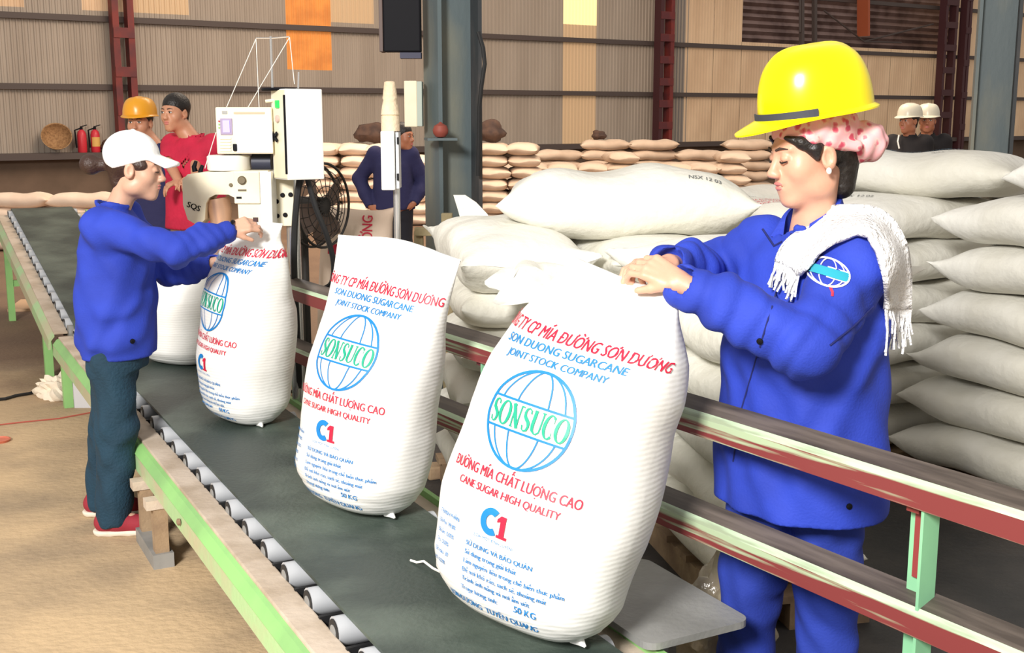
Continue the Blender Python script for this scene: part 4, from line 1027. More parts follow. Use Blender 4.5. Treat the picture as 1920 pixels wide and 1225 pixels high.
o = obj('plastic_bag', me); o.location = p; tag(o, 'crumpled brownish clear plastic bag between the slide plate and blue trousers', 'bag')

# ------------------------------------------------------------------ signed-distance modelling for people and cloth
class SDF:
    def __init__(s, lo, hi, h):
        s.lo = np.array(lo, np.float32); s.h = h; s.n = np.maximum(4, np.ceil((np.array(hi) - s.lo) / h).astype(int) + 1)
        s.ax = [(s.lo[i] + h * np.arange(s.n[i])).astype(np.float32) for i in range(3)]
        s.f = np.full(s.n, 0.5, np.float32)
    def _win(s, bmin, bmax, pad):
        sl = []
        for i in range(3):
            a = int(np.clip(np.floor((bmin[i] - pad - s.lo[i]) / s.h), 0, s.n[i])); b = int(np.clip(np.ceil((bmax[i] + pad - s.lo[i]) / s.h) + 1, 0, s.n[i]))
            if b <= a: return None, None
            sl.append(slice(a, b))
        X = s.ax[0][sl[0]][:, None, None]; Y = s.ax[1][sl[1]][None, :, None]; Z = s.ax[2][sl[2]][None, None, :]
        return tuple(sl), (X, Y, Z)
    def _mix(s, sl, d, k, op):
        f = s.f[sl]
        if op == 'u':
            if k > 0:
                hh = np.clip(.5 + .5 * (f - d) / k, 0, 1); r = f * (1 - hh) + d * hh - k * hh * (1 - hh)
            else: r = np.minimum(f, d)
        else:
            if k > 0:
                hh = np.clip(.5 - .5 * (f + d) / k, 0, 1); r = f * (1 - hh) - d * hh + k * hh * (1 - hh)
            else: r = np.maximum(f, -d)
        s.f[sl] = r
    def cone(s, a, b, ra, rb, k=.012, op='u'):
        a = np.array(a, np.float32); b = np.array(b, np.float32); m = max(ra, rb)
        sl, P = s._win(np.minimum(a, b) - m, np.maximum(a, b) + m, k + 3 * s.h)
        if sl is None: return s
        ba = b - a; L = float(ba @ ba) or 1e-9
        px, py, pz = P[0] - a[0], P[1] - a[1], P[2] - a[2]
        t = np.clip((px * ba[0] + py * ba[1] + pz * ba[2]) / L, 0, 1)
        d = np.sqrt((px - ba[0] * t) ** 2 + (py - ba[1] * t) ** 2 + (pz - ba[2] * t) ** 2) - (ra + (rb - ra) * t)
        s._mix(sl, d, k, op); return s
    def chain(s, pts, rs, k=.012, op='u'):
        for i in range(len(pts) - 1): s.cone(pts[i], pts[i + 1], rs[i], rs[i + 1], k, op)
        return s
    def ell(s, c, r, basis=None, k=.012, op='u'):
        c = np.array(c, np.float32); m = max(r)
        sl, P = s._win(c - m, c + m, k + 3 * s.h)
        if sl is None: return s
        px, py, pz = P[0] - c[0], P[1] - c[1], P[2] - c[2]
        B = basis if basis is not None else ((1, 0, 0), (0, 1, 0), (0, 0, 1))
        q = [px * b[0] + py * b[1] + pz * b[2] for b in B]
        k0 = np.sqrt(sum((q[i] / r[i]) ** 2 for i in range(3))); k1 = np.sqrt(sum((q[i] / (r[i] * r[i])) ** 2 for i in range(3))) + 1e-6
        s._mix(sl, k0 * (k0 - 1) / k1, k, op); return s
    def loft(s, st, right, fwd, k=.02, op='u', e=2.3):
        """st: (x, y, z, half width, half depth), z ascending"""
        A = np.array(st, np.float32); m = max(A[:, 3].max(), A[:, 4].max()) + .02
        sl, P = s._win(np.array([A[:, 0].min() - m, A[:, 1].min() - m, A[0, 2]]), np.array([A[:, 0].max() + m, A[:, 1].max() + m, A[-1, 2]]), k + 3 * s.h)
        if sl is None: return s
        z = P[2]; I = lambda j: np.interp(z.ravel(), A[:, 2], A[:, j]).astype(np.float32).reshape(z.shape)
        px = P[0] - I(0); py = P[1] - I(1); u = px * right[0] + py * right[1]; v = px * fwd[0] + py * fwd[1]
        a = I(3); b = I(4); q = ((np.abs(u) / a) ** e + (np.abs(v) / b) ** e) ** (1 / e)
        d = (q - 1) * np.minimum(a, b); dz = np.maximum(A[0, 2] - z, z - A[-1, 2])
        s._mix(sl, np.maximum(d, dz), k, op); return s
    def cut(s, p, n, k=0.0):
        """remove the side the normal points to"""
        p = np.array(p, np.float32); n = np.array(n, np.float32); n /= np.linalg.norm(n)
        d = (s.ax[0][:, None, None] - p[0]) * n[0] + (s.ax[1][None, :, None] - p[1]) * n[1] + (s.ax[2][None, None, :] - p[2]) * n[2]
        s.f = np.maximum(s.f, d); return s
    def ripple(s, amp, terms):
        X, Y, Z = s.ax[0][:, None, None], s.ax[1][None, :, None], s.ax[2][None, None, :]
        for (kx, ky, kz, ph, wa, wf) in terms:
            s.f += amp * np.sin(kx * X + ky * Y + kz * Z + ph + wa * np.sin(wf * (X * .7 + Y * .5 - Z * .6) + ph * 2))
        return s
    def folds(s, a, b, r, amp, n, ph=0.0, warp=.5):
        """ring folds of cloth round a limb from a to b"""
        a = np.array(a, np.float32); b = np.array(b, np.float32); sl, P = s._win(np.minimum(a, b) - r, np.maximum(a, b) + r, s.h)
        if sl is None: return s
        ba = b - a; L = float(ba @ ba); px, py, pz = P[0] - a[0], P[1] - a[1], P[2] - a[2]
        t = (px * ba[0] + py * ba[1] + pz * ba[2]) / L; tc = np.clip(t, 0, 1)
        q = np.sqrt((px - ba[0] * tc) ** 2 + (py - ba[1] * tc) ** 2 + (pz - ba[2] * tc) ** 2)
        w = np.clip(1.6 - q / r * 1.2, 0, 1) * np.clip(np.minimum(t + .08, 1.08 - t) * 8, 0, 1)
        u = np.sin(2 * np.pi * n * t + ph + warp * 6 * (pz - px * .6) / .1 * .25 + 1.3 * np.sin(23 * py + 17 * pz + ph))
        s.f[sl] += (amp * w * (u + .35 * np.abs(u))).astype(np.float32); return s
    def nets(s):
        f = s.f; ins = f < 0
        c = np.zeros(tuple(s.n - 1), np.int8)
        for i in (0, 1):
            for j in (0, 1):
                for k in (0, 1): c += ins[i:s.n[0] - 1 + i, j:s.n[1] - 1 + j, k:s.n[2] - 1 + k]
        act = (c > 0) & (c < 8); ii = np.argwhere(act); idx = np.full(act.shape, -1, np.int32); idx[act] = np.arange(len(ii))
        acc = np.zeros((len(ii), 3), np.float32); cnt = np.zeros(len(ii), np.float32)
        cor = [(i, j, k) for i in (0, 1) for j in (0, 1) for k in (0, 1)]
        for a in cor:
            for x in range(3):
                if a[x]: continue
                b = list(a); b[x] = 1
                fa = f[ii[:, 0] + a[0], ii[:, 1] + a[1], ii[:, 2] + a[2]]; fb = f[ii[:, 0] + b[0], ii[:, 1] + b[1], ii[:, 2] + b[2]]
                m = (fa < 0) != (fb < 0); t = fa[m] / (fa[m] - fb[m]); p = np.tile(np.array(a, np.float32), (m.sum(), 1)); p[:, x] += t
                acc[m] += p; cnt[m] += 1
        V = s.lo + s.h * (ii + acc / cnt[:, None]); Q = []
        for x in range(3):
            y, z = (x + 1) % 3, (x + 2) % 3
            lo = [slice(None)] * 3; hi = [slice(None)] * 3; lo[x] = slice(0, -1); hi[x] = slice(1, None)
            for q in (y, z): lo[q] = hi[q] = slice(1, -1)
            A = ins[tuple(lo)]; E_ = np.argwhere(A != ins[tuple(hi)])
            if not len(E_): continue
            fl = A[E_[:, 0], E_[:, 1], E_[:, 2]]; e = E_.copy(); e[:, y] += 1; e[:, z] += 1
            def g(dy, dz): w_ = e.copy(); w_[:, y] += dy; w_[:, z] += dz; return idx[w_[:, 0], w_[:, 1], w_[:, 2]]
            q = np.stack([g(-1, -1), g(0, -1), g(0, 0), g(-1, 0)], 1); q[~fl] = q[~fl][:, ::-1]; Q.append(q)
        return V, np.concatenate(Q)
    def build(s, name, m, parent):
        V, Q = s.nets(); me = bpy.data.meshes.new(name)
        me.vertices.add(len(V)); me.vertices.foreach_set('co', V.astype(np.float32).ravel())
        me.loops.add(len(Q) * 4); me.loops.foreach_set('vertex_index', Q.astype(np.int32).ravel())
        me.polygons.add(len(Q)); me.polygons.foreach_set('loop_start', (np.arange(len(Q)) * 4).astype(np.int32))
        me.update(calc_edges=True); me.validate(); me.materials.append(m)
        me.polygons.foreach_set('use_smooth', np.ones(len(Q), bool))
        return obj(name, me, parent)

def skin_mat(name, c):
    m = mat(name, c, .45, 0, tuple(x * .9 for x in c), 8, .05, 60); b = m.node_tree.nodes['Principled BSDF']
    b.inputs['Subsurface Weight'].default_value = .12; b.inputs['Subsurface Radius'].default_value = (.012, .005, .003); return m
M_skinF = skin_mat('skin_warm', (.71, .385, .265)); M_skinL = skin_mat('skin_light', (.68, .40, .28)); M_skinM = skin_mat('skin_tan', (.62, .30, .18)); M_skinD = skin_mat('skin_ruddy', (.50, .20, .11))
M_hair = mat('black_hair', (.012, .009, .008), .45, bump=.3, bscale=80); M_hairb = mat('brown_black_hair', (.045, .022, .016), .45, bump=.3, bscale=80)
M_lip = mat('lips', (.62, .20, .18), .4); M_eyew = mat('eye_white', (.8, .78, .74), .3); M_brow = mat('brow', (.05, .03, .022), .7)
M_blue = mat('royal_blue_work_cloth', (.020, .052, .47), .8, 0, (.014, .038, .36), 5, .12, 160, detail=3)
M_blue2 = mat('blue_work_trousers', (.018, .045, .36), .85, 0, (.012, .032, .27), 5, .12, 160)
M_teal = mat('dark_teal_trousers', (.008, .040, .072), .85, 0, (.006, .03, .055), 6, .3, 90)
M_yel = mat('yellow_helmet', (.95, .80, .0), .22, 0, spec=.5); M_orange = mat('orange_yellow_helmet', (.80, .36, .02), .3); M_whel = mat('white_helmet', (.72, .68, .55), .3)
M_cap = mat('white_cap_cloth', (.90, .90, .90), .8, bump=.1, bscale=60); M_towel = mat('white_towel', (.90, .90, .90), .9, bump=.8, bscale=90)
def floral():
    m = mat('pink_floral_cloth', (.85, .55, .58), .8); nt = m.node_tree; N = nt.nodes; L = nt.links; b = N['Principled BSDF']
    tc = N.new('ShaderNodeTexCoord'); v = N.new('ShaderNodeTexVoronoi'); v.inputs['Scale'].default_value = 40; L.new(tc.outputs['Object'], v.inputs['Vector'])
    n = N.new('ShaderNodeTexNoise'); n.inputs['Scale'].default_value = 60; L.new(tc.outputs['Object'], n.inputs['Vector'])
    ad = N.new('ShaderNodeMath'); ad.operation = 'MULTIPLY_ADD'; ad.inputs[1].default_value = .6; L.new(n.outputs['Fac'], ad.inputs[0]); L.new(v.outputs['Distance'], ad.inputs[2])
    r = N.new('ShaderNodeValToRGB'); e = r.color_ramp.elements; e[0].position = .50; e[0].color = (.55, .07, .12, 1); e[1].position = .92; e[1].color = (.80, .42, .44, 1)
    x = e.new(.62); x.color = (.68, .20, .25, 1); x = e.new(.72); x.color = (.76, .50, .47, 1)
    L.new(ad.outputs[0], r.inputs['Fac']); L.new(r.outputs['Color'], b.inputs['Base Color']); return m
M_floral = floral()

def nrm(v): return np.array(v, float) / np.linalg.norm(v)
def head_frame(c, heading, pitch, roll=0.0):
    """rows: right, forward, up"""
    h = R(heading); f = np.array([math.cos(h), math.sin(h), 0]); r = np.array([f[1], -f[0], 0]); u = np.array([0, 0, 1.0])
    p = R(pitch); f2 = f * math.cos(p) - u * math.sin(p); u2 = u * math.cos(p) + f * math.sin(p)
    q = R(roll); r3 = r * math.cos(q) + u2 * math.sin(q); u3 = u2 * math.cos(q) - r * math.sin(q)
    return np.array(c, float), np.array([r3, f2, u3])
class Head:
    def __init__(s, c, heading, pitch, roll=0, k=1.0): s.c, s.B = head_frame(c, heading, pitch, roll); s.k = k
    def p(s, x, y, z): return s.c + s.k * (x * s.B[0] + y * s.B[1] + z * s.B[2])
    def ell(s, F, c, r, k=.012, op='u', tilt=0.0):
        B = s.B
        if tilt:
            ct, st = math.cos(tilt), math.sin(tilt); B = np.array([s.B[0], s.B[1] * ct + s.B[2] * st, s.B[2] * ct - s.B[1] * st])
        F.ell(s.p(*c), [q * s.k for q in r], B, k, op)
    def cone(s, F, a, b, ra, rb, k=.012, op='u'): F.cone(s.p(*a), s.p(*b), ra * s.k, rb * s.k, k, op)
def add_head(F, H, jaw=1.0):
    e = H.ell
    e(F, (0, -.018, .040), (.074, .094, .080), .0); e(F, (0, .030, .012), (.066, .058, .078), .02); e(F, (0, .028, -.050), (.056 * jaw, .056, .062), .03)
    e(F, (0, .066, -.096), (.026 * jaw, .022, .020), .025)
    for s in (-1, 1):
        e(F, (s * .040, .052, -.022), (.024, .026, .026), .022)                       # cheek
        e(F, (s * .048 * jaw, .0, -.066), (.018, .03, .024), .03)                     # jaw corner
        e(F, (s * .031, .094, .010), (.017, .016, .011), .012, 's')                   # eye socket
        e(F, (s * .030, .0805, .009), (.0155, .0125, .0115), .004)                    # lidded eyeball
        H.cone(F, (s * .012, .088, .030), (s * .046, .074, .031), .006, .005, .014)    # brow
        e(F, (s * .076, -.008, -.002), (.011, .020, .032), .006)                      # ear
        e(F, (s * .083, -.002, .000), (.006, .010, .017), .006, 's')
        e(F, (s * .011, .1005, -.030), (.0085, .009, .0075), .006)                    # nostril wing
    H.cone(F, (0, .086, .018), (0, .104, -.022), .0085, .0105, .014); e(F, (0, .109, -.026), (.0095, .009, .008), .008)
    e(F, (0, .080, -.058), (.026, .012, .024), .018)                                  # muzzle
    e(F, (0, .0900, -.0525), (.019, .0065, .0055), .006); e(F, (0, .0880, -.0635), (.017, .0065, .0065), .006)
    H.cone(F, (-.022, .0890, -.0580), (.022, .0890, -.0580), .0020, .0020, .003, 's'); H.cone(F, (0, .0935, -.0580), (.0, .0936, -.0580), .0022, .0022, .003, 's')
def blob(name, H, c, r, m, parent, n=14):
    mb = MB(); vs = []; fs = []
    for i in range(n + 1):
        t = math.pi * i / n
        for j in range(n): a = 2 * math.pi * j / n; vs.append(H.p(c[0] + r[0] * math.sin(t) * math.cos(a), c[1] + r[1] * math.sin(t) * math.sin(a), c[2] + r[2] * math.cos(t)))
    for i in range(n):
        for j in range(n): fs.append((i * n + j, i * n + (j + 1) % n, (i + 1) * n + (j + 1) % n, (i + 1) * n + j))
    return mb.add(vs, fs).build(name, m, parent, smooth=True)
def face_bits(H, parent, down=True):
    for s in (-1, 1):
        if not down:
            blob('eye', H, (s * .030, .0875, .0085), (.0115, .006, .0062), M_eyew, parent); blob('iris', H, (s * .030, .0925, .0085), (.0052, .003, .0056), M_hair, parent)
            MB().tube([H.p(s * .018, .0925, .0135), H.p(s * .030, .0958, .0165), H.p(s * .043, .0895, .0125)], .0016, 6).build('eyelashes', M_hair, parent)
        else:
            MB().tube([H.p(s * .017, .0905, .0035), H.p(s * .024, .0935, .0005), H.p(s * .033, .0925, -.0005), H.p(s * .0445, .0850, .0025)], [.0010, .0020, .0022, .0014], 6).build('eyelashes', M_hair, parent, smooth=True)
        MB().tube([H.p(s * .013, .0965, .0300), H.p(s * .028, .0930, .0345), H.p(s * .046, .0805, .0310)], [.0028, .0032, .0012], 6).build('eyebrow', M_brow, parent, smooth=True)
    blob('upper_lip', H, (0, .0930, -.0525), (.0190, .0062, .0054), M_lip, parent); blob('lower_lip', H, (0, .0912, -.0634), (.0165, .0066, .0062), M_lip, parent)
def add_hand(F, wrist, d, n, side, curl=(30, 35, 25), k=1.0, spread=.0, thumb=None, r=.0088):
    """d: fingers' direction, n: the way the palm faces, side: +1 when the thumb lies towards d x n"""
    d = nrm(d); n = np.array(n, float); n = nrm(n - d * (n @ d)); w = np.cross(d, n) * side; wr = np.array(wrist, float)
    for i in range(4):
        o = (1.5 - i) * .0185 * k; kn = wr + d * (.080 - abs(i - 1) * .004) * k + w * o
        F.cone(wr + w * o * .55, kn, .0165 * k, .0115 * k, .008)
        c = 0.0; p = kn; dd = d + w * spread * (1.5 - i)
        for j, (L, q) in enumerate(zip((.040, .026, .021), curl)):
            c += R(q + (i - 1) * 3); L *= (1.0, 1.08, 1.0, .80)[i] * k; e = p + (dd * math.cos(c) + n * math.sin(c)) * L
            F.cone(p, e, (r - .0006 * j) * k, (r - .0006 * (j + 1)) * k, .0035); p = e
    a = wr + d * .022 * k + w * .022 * k; t = nrm(d * .75 + w * .55 + n * .45) if thumb is None else nrm(thumb)
    b = a + t * .036 * k; t2 = nrm(t + d * .35 + n * .25); F.cone(a, b, .0155 * k, .0112 * k, .008); F.cone(b, b + t2 * .034 * k, .0108 * k, .0082 * k, .004)

def helmet(H, parent, m, rim, sx=.122, sy=.142, hz=.150, visor=.055, name='hard_hat', strap=None):
    """rim: head-local centre of the rim plane"""
    def P(x, y, z): return H.p(rim[0] + x, rim[1] + y, rim[2] + z)
    na, nr = 56, 18; vs = []; fs = []
    prof = [(math.cos(R(90) * i / nr) ** .52 if i < nr else 0.0, math.sin(R(90) * i / nr) ** .95) for i in range(nr + 1)]
    rows = []
    def ext(a): c = max(0, math.sin(a)); return .012 + visor * c ** 3.2
    # outer rim, then dome upwards
    for rr, zz in ((1, None),):
        pass
    for j in range(na):
        a = 2 * math.pi * j / na; e = ext(a); vs.append(P((sx + e * .8) * math.cos(a), (sy + e) * math.sin(a), -.012 - .020 * max(0, math.sin(a)) ** 3 * (visor / .055)))
    for j in range(na):
        a = 2 * math.pi * j / na; e = ext(a); vs.append(P((sx + e * .8) * math.cos(a), (sy + e) * math.sin(a), -.008 - .020 * max(0, math.sin(a)) ** 3 * (visor / .055)))
    for i in range(nr):
        r_, z_ = prof[i]
        for j in range(na):
            a = 2 * math.pi * j / na; ridge = .006 * math.exp(-(math.cos(a) * r_ / .13) ** 2) * (z_ > .3)
            vs.append(P(sx * r_ * math.cos(a), sy * r_ * math.sin(a), hz * z_ + ridge))
    top = len(vs); vs.append(P(0, 0, hz + .006)); inn = len(vs)
    for j in range(na):
        a = 2 * math.pi * j / na; vs.append(P((sx - .006) * math.cos(a), (sy - .006) * math.sin(a), -.004))
    for i in range(nr + 1):
        for j in range(na): fs.append((i * na + j, i * na + (j + 1) % na, (i + 1) * na + (j + 1) % na, (i + 1) * na + j))
    k = (nr + 1) * na
    for j in range(na): fs.append((k + j, k + (j + 1) % na, top)); fs.append((inn + j, inn + (j + 1) % na, (j + 1) % na, j))
    cap = len(vs); vs.append(P(0, 0, .03))
    for j in range(na): fs.append((inn + (j + 1) % na, inn + j, cap))
    o = MB().add(vs, fs).build(name, m, parent); shade(o.data, 40)
    if strap:
        mb = MB(); q = []
        for a in np.linspace(R(strap[0]), R(strap[1]), 22): q.append((a,))
        vs = []; fs = []
        for i, (a,) in enumerate(q):
            for z_, off in ((.000, .004), (.024, .004), (.024, .008), (.000, .008)): vs.append(P((sx + off) * math.cos(a), (sy + off) * math.sin(a), z_ + strap[2]))
        for i in range(len(q) - 1):
            for k_ in range(4): fs.append((4 * i + k_, 4 * i + (k_ + 1) % 4, 4 * i + 4 + (k_ + 1) % 4, 4 * i + 4 + k_))
        fs += [(0, 1, 2, 3), (len(vs) - 1, len(vs) - 2, len(vs) - 3, len(vs) - 4)]
        mb.add(vs, fs).build('helmet_strap', mat('dark_grey_strap', (.035, .04, .06), .6), o)
    return o

def bounds(pts, pad): a = np.array(pts, float); return a.min(0) - pad, a.max(0) + pad
def shoe(p, d, root, m_up, m_sole, name='shoe'):
    d = nrm([d[0], d[1], 0]); F = SDF(*bounds([np.array(p) - d * .09, np.array(p) + d * .18 + np.array([0, 0, .1]), np.array(p) - np.array([0, 0, .02])], .06), .006)
    q = np.array([p[0], p[1], 0.0]); z = np.array([0, 0, 1.0])
    F.cone(q - d * .035 + z * .05, q + d * .02 + z * .055, .042, .044, .02); F.cone(q + d * .02 + z * .05, q + d * .125 + z * .036, .042, .036, .02); F.cone(q - d * .02 + z * .06, q - d * .02 + z * .085, .036, .036, .02)
    F.cut((0, 0, .012), (0, 0, -1)); o = F.build(name, m_up, root)
    F = SDF(*bounds([q - d * .09, q + d * .18], .06), .006); F.cone(q - d * .04 + z * .02, q + d * .13 + z * .018, .042, .039, .0); F.cut((0, 0, .022), (0, 0, 1)); F.cut((0, 0, 0.0), (0, 0, -1)); F.build('sole', m_sole, o)
    return o

# a standing figure from a few measures; used for everybody, arms and head given by world points
def figure(name, label, base, stature, body_head, head, arms, skin, res, top, legs=None, shoes=None, jacket=None, trousers=None, hands=None, res_cloth=None, collar=True, ripple=True, hem=.70, neck_r=.046, floor_z=0.0, baggy=1.0, jaw=1.0, down=True, lean=(0, 0), sleeve_to=1.0, short=False, hemw=1.0, fold_amp=.0046):
    k = stature / 1.62; bx, by = base; h = R(body_head); f = np.array([math.cos(h), math.sin(h), 0]); l = np.array([-f[1], f[0], 0]); z = np.array([0, 0, 1.0]); o = np.array([bx, by, floor_z])
    root = thing('person', label, 'person', Vector((bx, by, floor_z)))
    ln = np.array([lean[0], lean[1], 0])
    ch = o + z * 1.20 * k + ln * .8; pv = o + z * .86 * k; nk = o + z * 1.36 * k + ln; 
    sh = {s: nk + l * s * .165 * k - z * .045 * k for s in (1, -1)}
    H = head
    leg = legs or {s: (pv + l * s * .085 * k - z * .04, o + z * .46 * k + l * s * .09 * k + f * .02, o + z * .08 + l * s * .10 * k) for s in (1, -1)}
    pts = [nk, pv] + [p for s in (1, -1) for p in arms[s]] + [p for s in (1, -1) for p in leg[s]] + [H.p(0, .12, -.12), H.p(0, -.12, .13), H.p(.1, 0, 0), H.p(-.1, 0, 0)] + [sh[1], sh[-1]]
    for s in (1, -1):
        if hands and s in hands: pts += [np.array(arms[s][1]) + nrm(hands[s]['d']) * .2]
    lo, hi = bounds(pts, .09); lo[2] = floor_z - .01
    F = SDF(lo, hi, res)
    F.chain([pv, o + z * 1.02 * k + ln * .4, ch], [.115 * k, .10 * k, .105 * k], .04); 
    for s in (1, -1):
        F.cone(ch + l * s * .05, sh[s] - l * s * .02, .09 * k, .05 * k, .03); F.chain([sh[s], arms[s][0], arms[s][1]], [.046 * k, .038 * k, .026 * k], .02)
        F.chain([leg[s][0], leg[s][1], leg[s][2]], [.08 * k, .052 * k, .034 * k], .03); F.cone(leg[s][2], leg[s][2] + f * .1 - z * .03, .034, .028, .02)
        hd = (hands or {}).get(s)
        if hd: add_hand(F, arms[s][1], **hd)
    F.cone(nk - z * .03, H.p(0, -.022, -.045), (neck_r + .006) * k, neck_r * k, .02)
    add_head(F, H, jaw); body = F.build('body', skin, root)
    face_bits(H, root, down)
    # upper garment
    if jacket:
        rc = res_cloth or res * 1.3; b = baggy
        st = [(*(o + z * hem * k)[:2], floor_z + hem * k, .205 * k * b * hemw, .165 * k * b * hemw), (*(o + z * .9 * k + ln * .1)[:2], floor_z + .90 * k, .195 * k * b, .158 * k * b), (*(o + z * 1.05 * k + ln * .5)[:2], floor_z + 1.05 * k, .190 * k * b, .152 * k * b), (*(ch)[:2], floor_z + 1.20 * k, .185 * k * b, .142 * k * b), (*(ch + ln * .1)[:2], floor_z + 1.30 * k, .150 * k, .105 * k), (*nk[:2], floor_z + 1.365 * k, .075 * k, .07 * k)]
        J = SDF(lo - .08, hi + .08, rc); J.loft(st, l, f, .02)
        for s in (1, -1):
            el, wr = np.array(arms[s][0]), np.array(arms[s][1]); J.cone(ch + l * s * .09 * k + z * .04, sh[s] - z * .012, .088 * k * b, .076 * k * b, .03)
            we = el + (wr - el) * sleeve_to
            if short: we = sh[s] + (el - sh[s]) * .8; J.cone(sh[s], we, .074 * k, .066 * k, .03); J.cone(we, we + nrm(el - sh[s]) * .09, .047 * k, .05 * k, 0, 's'); continue
            J.chain([sh[s] - z * .012, el, el + (we - el) * .55, we], [.074 * k * b, .066 * k * b, .060 * k * b, .046 * k * b], .03)
            J.cone(we + nrm(wr - el) * .018, we + nrm(wr - el) * .12, .036 * k, .05 * k, 0, 's')
        if collar:
            for a in np.linspace(-2.6, 2.6, 27):
                d = f * -math.cos(a) + l * math.sin(a); c0 = nk + d * .062 * k - z * .004 - f * -.008; J.cone(c0, c0 + z * .038 * k * (1 - .45 * abs(a) / 2.6) + d * .012, .009, .0065, .006)
        J.cone(nk - z * .02, nk + z * .12 + f * .03, .050 * k, .060 * k, .008, 's')
        if ripple:
            J.ripple(.0036, [(14, 8, 36, .4, 2.6, 13), (-44, 20, 16, 1.9, 1.8, 19), (26, -50, 30, 4.2, 1.6, 11)])
            for s in (1, -1):
                el, wr = np.array(arms[s][0]), np.array(arms[s][1]); J.folds(el, el + (wr - el) * .9,   .10, fold_amp, 4.5, s * 1.1); J.folds(sh[s] - z * .02, el, .11, fold_amp * .8, 3.2, s * 2.0)
        J.cut((0, 0, floor_z + hem * k + .008), (0, 0, -1))
        J.build('jacket' if not short else 'shirt', jacket, root)
    if trousers:
        rc = res_cloth or res * 1.3; T = SDF(np.array([lo[0] - .06, lo[1] - .06, floor_z - .02]), np.array([hi[0] + .06, hi[1] + .06, floor_z + 1.0 * k]), rc)
        T.loft([(*(pv)[:2], floor_z + .70 * k, .155 * k, .118 * k), (*pv[:2], floor_z + .80 * k, .155 * k, .118 * k), (*pv[:2], floor_z + .97 * k, .135 * k, .10 * k)], l, f, .03)
        for s in (1, -1): T.chain([leg[s][0], leg[s][1], np.array(leg[s][2]) - z * .005], [.100 * k, .080 * k, .072 * k], .03)
        T.cut((0, 0, floor_z + .035), (0, 0, -1))
        if ripple: T.ripple(.0030, [(20, 14, 30, .4, 2.0, 14), (-38, 20, 34, 1.9, 1.6, 20), (66, -50, 40, 3.2, 1.5, 24)])
        T.build('trousers', trousers, root)
    if shoes:
        for s in (1, -1): shoe(np.array(leg[s][2]) * [1, 1, 0], f if len(shoes) < 3 else shoes[2], root, shoes[0], shoes[1])
    return root, dict(o=o, f=f, l=l, z=z, nk=nk, sh=sh, ch=ch, k=k, H=H, lo=lo, hi=hi)

def V3(v): return np.array(v, float)

# ------------------------------------------------------------------ the worker in the yellow helmet
H1 = Head((.716, 2.842, 1.552), 194, 9, 0, .98)
arms1 = {1: (V3(on_y(1512, 648, 2.585)), V3(on_y(1272, 530, 2.665))), -1: (V3((.515, 3.075, 1.225)), V3(on_y(1254, 496, 2.80)))}
w1, d1 = figure('person', 'woman in yellow hard hat and royal blue work clothes gripping a sack neck', (.735, 2.885), 1.625, 209, H1, arms1, M_skinF, .0042, None, legs={1: (V3((.785, 2.84, .80)), V3((.805, 2.83, .45)), V3((.815, 2.83, .08))), -1: (V3((.672, 2.92, .80)), V3((.637, 2.95, .45)), V3((.63, 2.96, .08)))},
    jacket=M_blue, trousers=M_blue2, shoes=(M_black, M_rubber), res_cloth=.0062, baggy=1.14, hem=.665, lean=(-.005, -.005), sleeve_to=.93, collar=True,
    hands={1: dict(d=(-.75, .22, .40), n=(.1, .75, -.65), side=1, curl=(38, 46, 30), k=.98), -1: dict(d=(-.80, -.42, .10), n=(-.2, -.25, -1), side=-1, curl=(32, 42, 30), k=.98)})
def hp1(*p): return V3(H1.p(*p))
# hair under the scarf
F = SDF(*bounds([H1.p(0, -.12, -.11), H1.p(0, .1, .12), H1.p(.1, 0, 0), H1.p(-.1, 0, 0)], .04), .004)
H1.ell(F, (0, -.022, .042), (.079, .099, .083), 0); 
for s in (-1, 1): F.chain([H1.p(s * .040, .080, .058), H1.p(s * .062, .050, .042), H1.p(s * .071, .022, .022), H1.p(s * .072, .010, -.018)], [.006, .014, .017, .005], .010)
H1.cone(F, (0, -.085, -.01), (0, -.075, -.085), .045, .034, .02)
H1.ell(F, (0, .085, -.030), (.072, .066, .070), .008, 's'); 
for s in (-1, 1): H1.ell(F, (s * .085, .012, -.055), (.03, .030, .055), .008, 's'); H1.ell(F, (s * .088, -.006, -.004), (.026, .024, .036), .004, 's')
F.build('hair', M_hair, w1)
# pink floral headscarf with its bun
F = SDF(*bounds([H1.p(0, -.22, -.09), H1.p(0, .12, .14), H1.p(.11, 0, 0), H1.p(-.11, 0, 0)], .03), .0045)
H1.ell(F, (0, -.020, .056), (.085, .106, .086), 0); F.cut(H1.p(0, .088, .056), -H1.B[2] * .93 + H1.B[1] * .30)
H1.ell(F, (-.01, -.140, .012), (.058, .056, .052), .010); H1.ell(F, (0, -.10, .01), (.05, .04, .036), .014)
for s in (-1, 1): H1.cone(F, (s * .074, .035, .052), (s * .070, -.085, .014), .012, .016, .012)
F.ripple(.0020, [(90, 60, 80, .4, 2.0, 34), (-120, 70, 60, 1.9, 1.6, 40)])
F.build('headscarf', M_floral, w1)
hh = helmet(H1, w1, M_yel, (0, -.026, .108), .120, .143, .154, .056, strap=(66, 158, -.012))
blob('earring', H1, (-.088, .002, -.032), (.008, .006, .008), mat('pearl', (.9, .88, .85), .2), w1); blob('earring', H1, (.088, .002, -.032), (.008, .006, .008), mat('pearl', (.9, .88, .85), .2), w1)
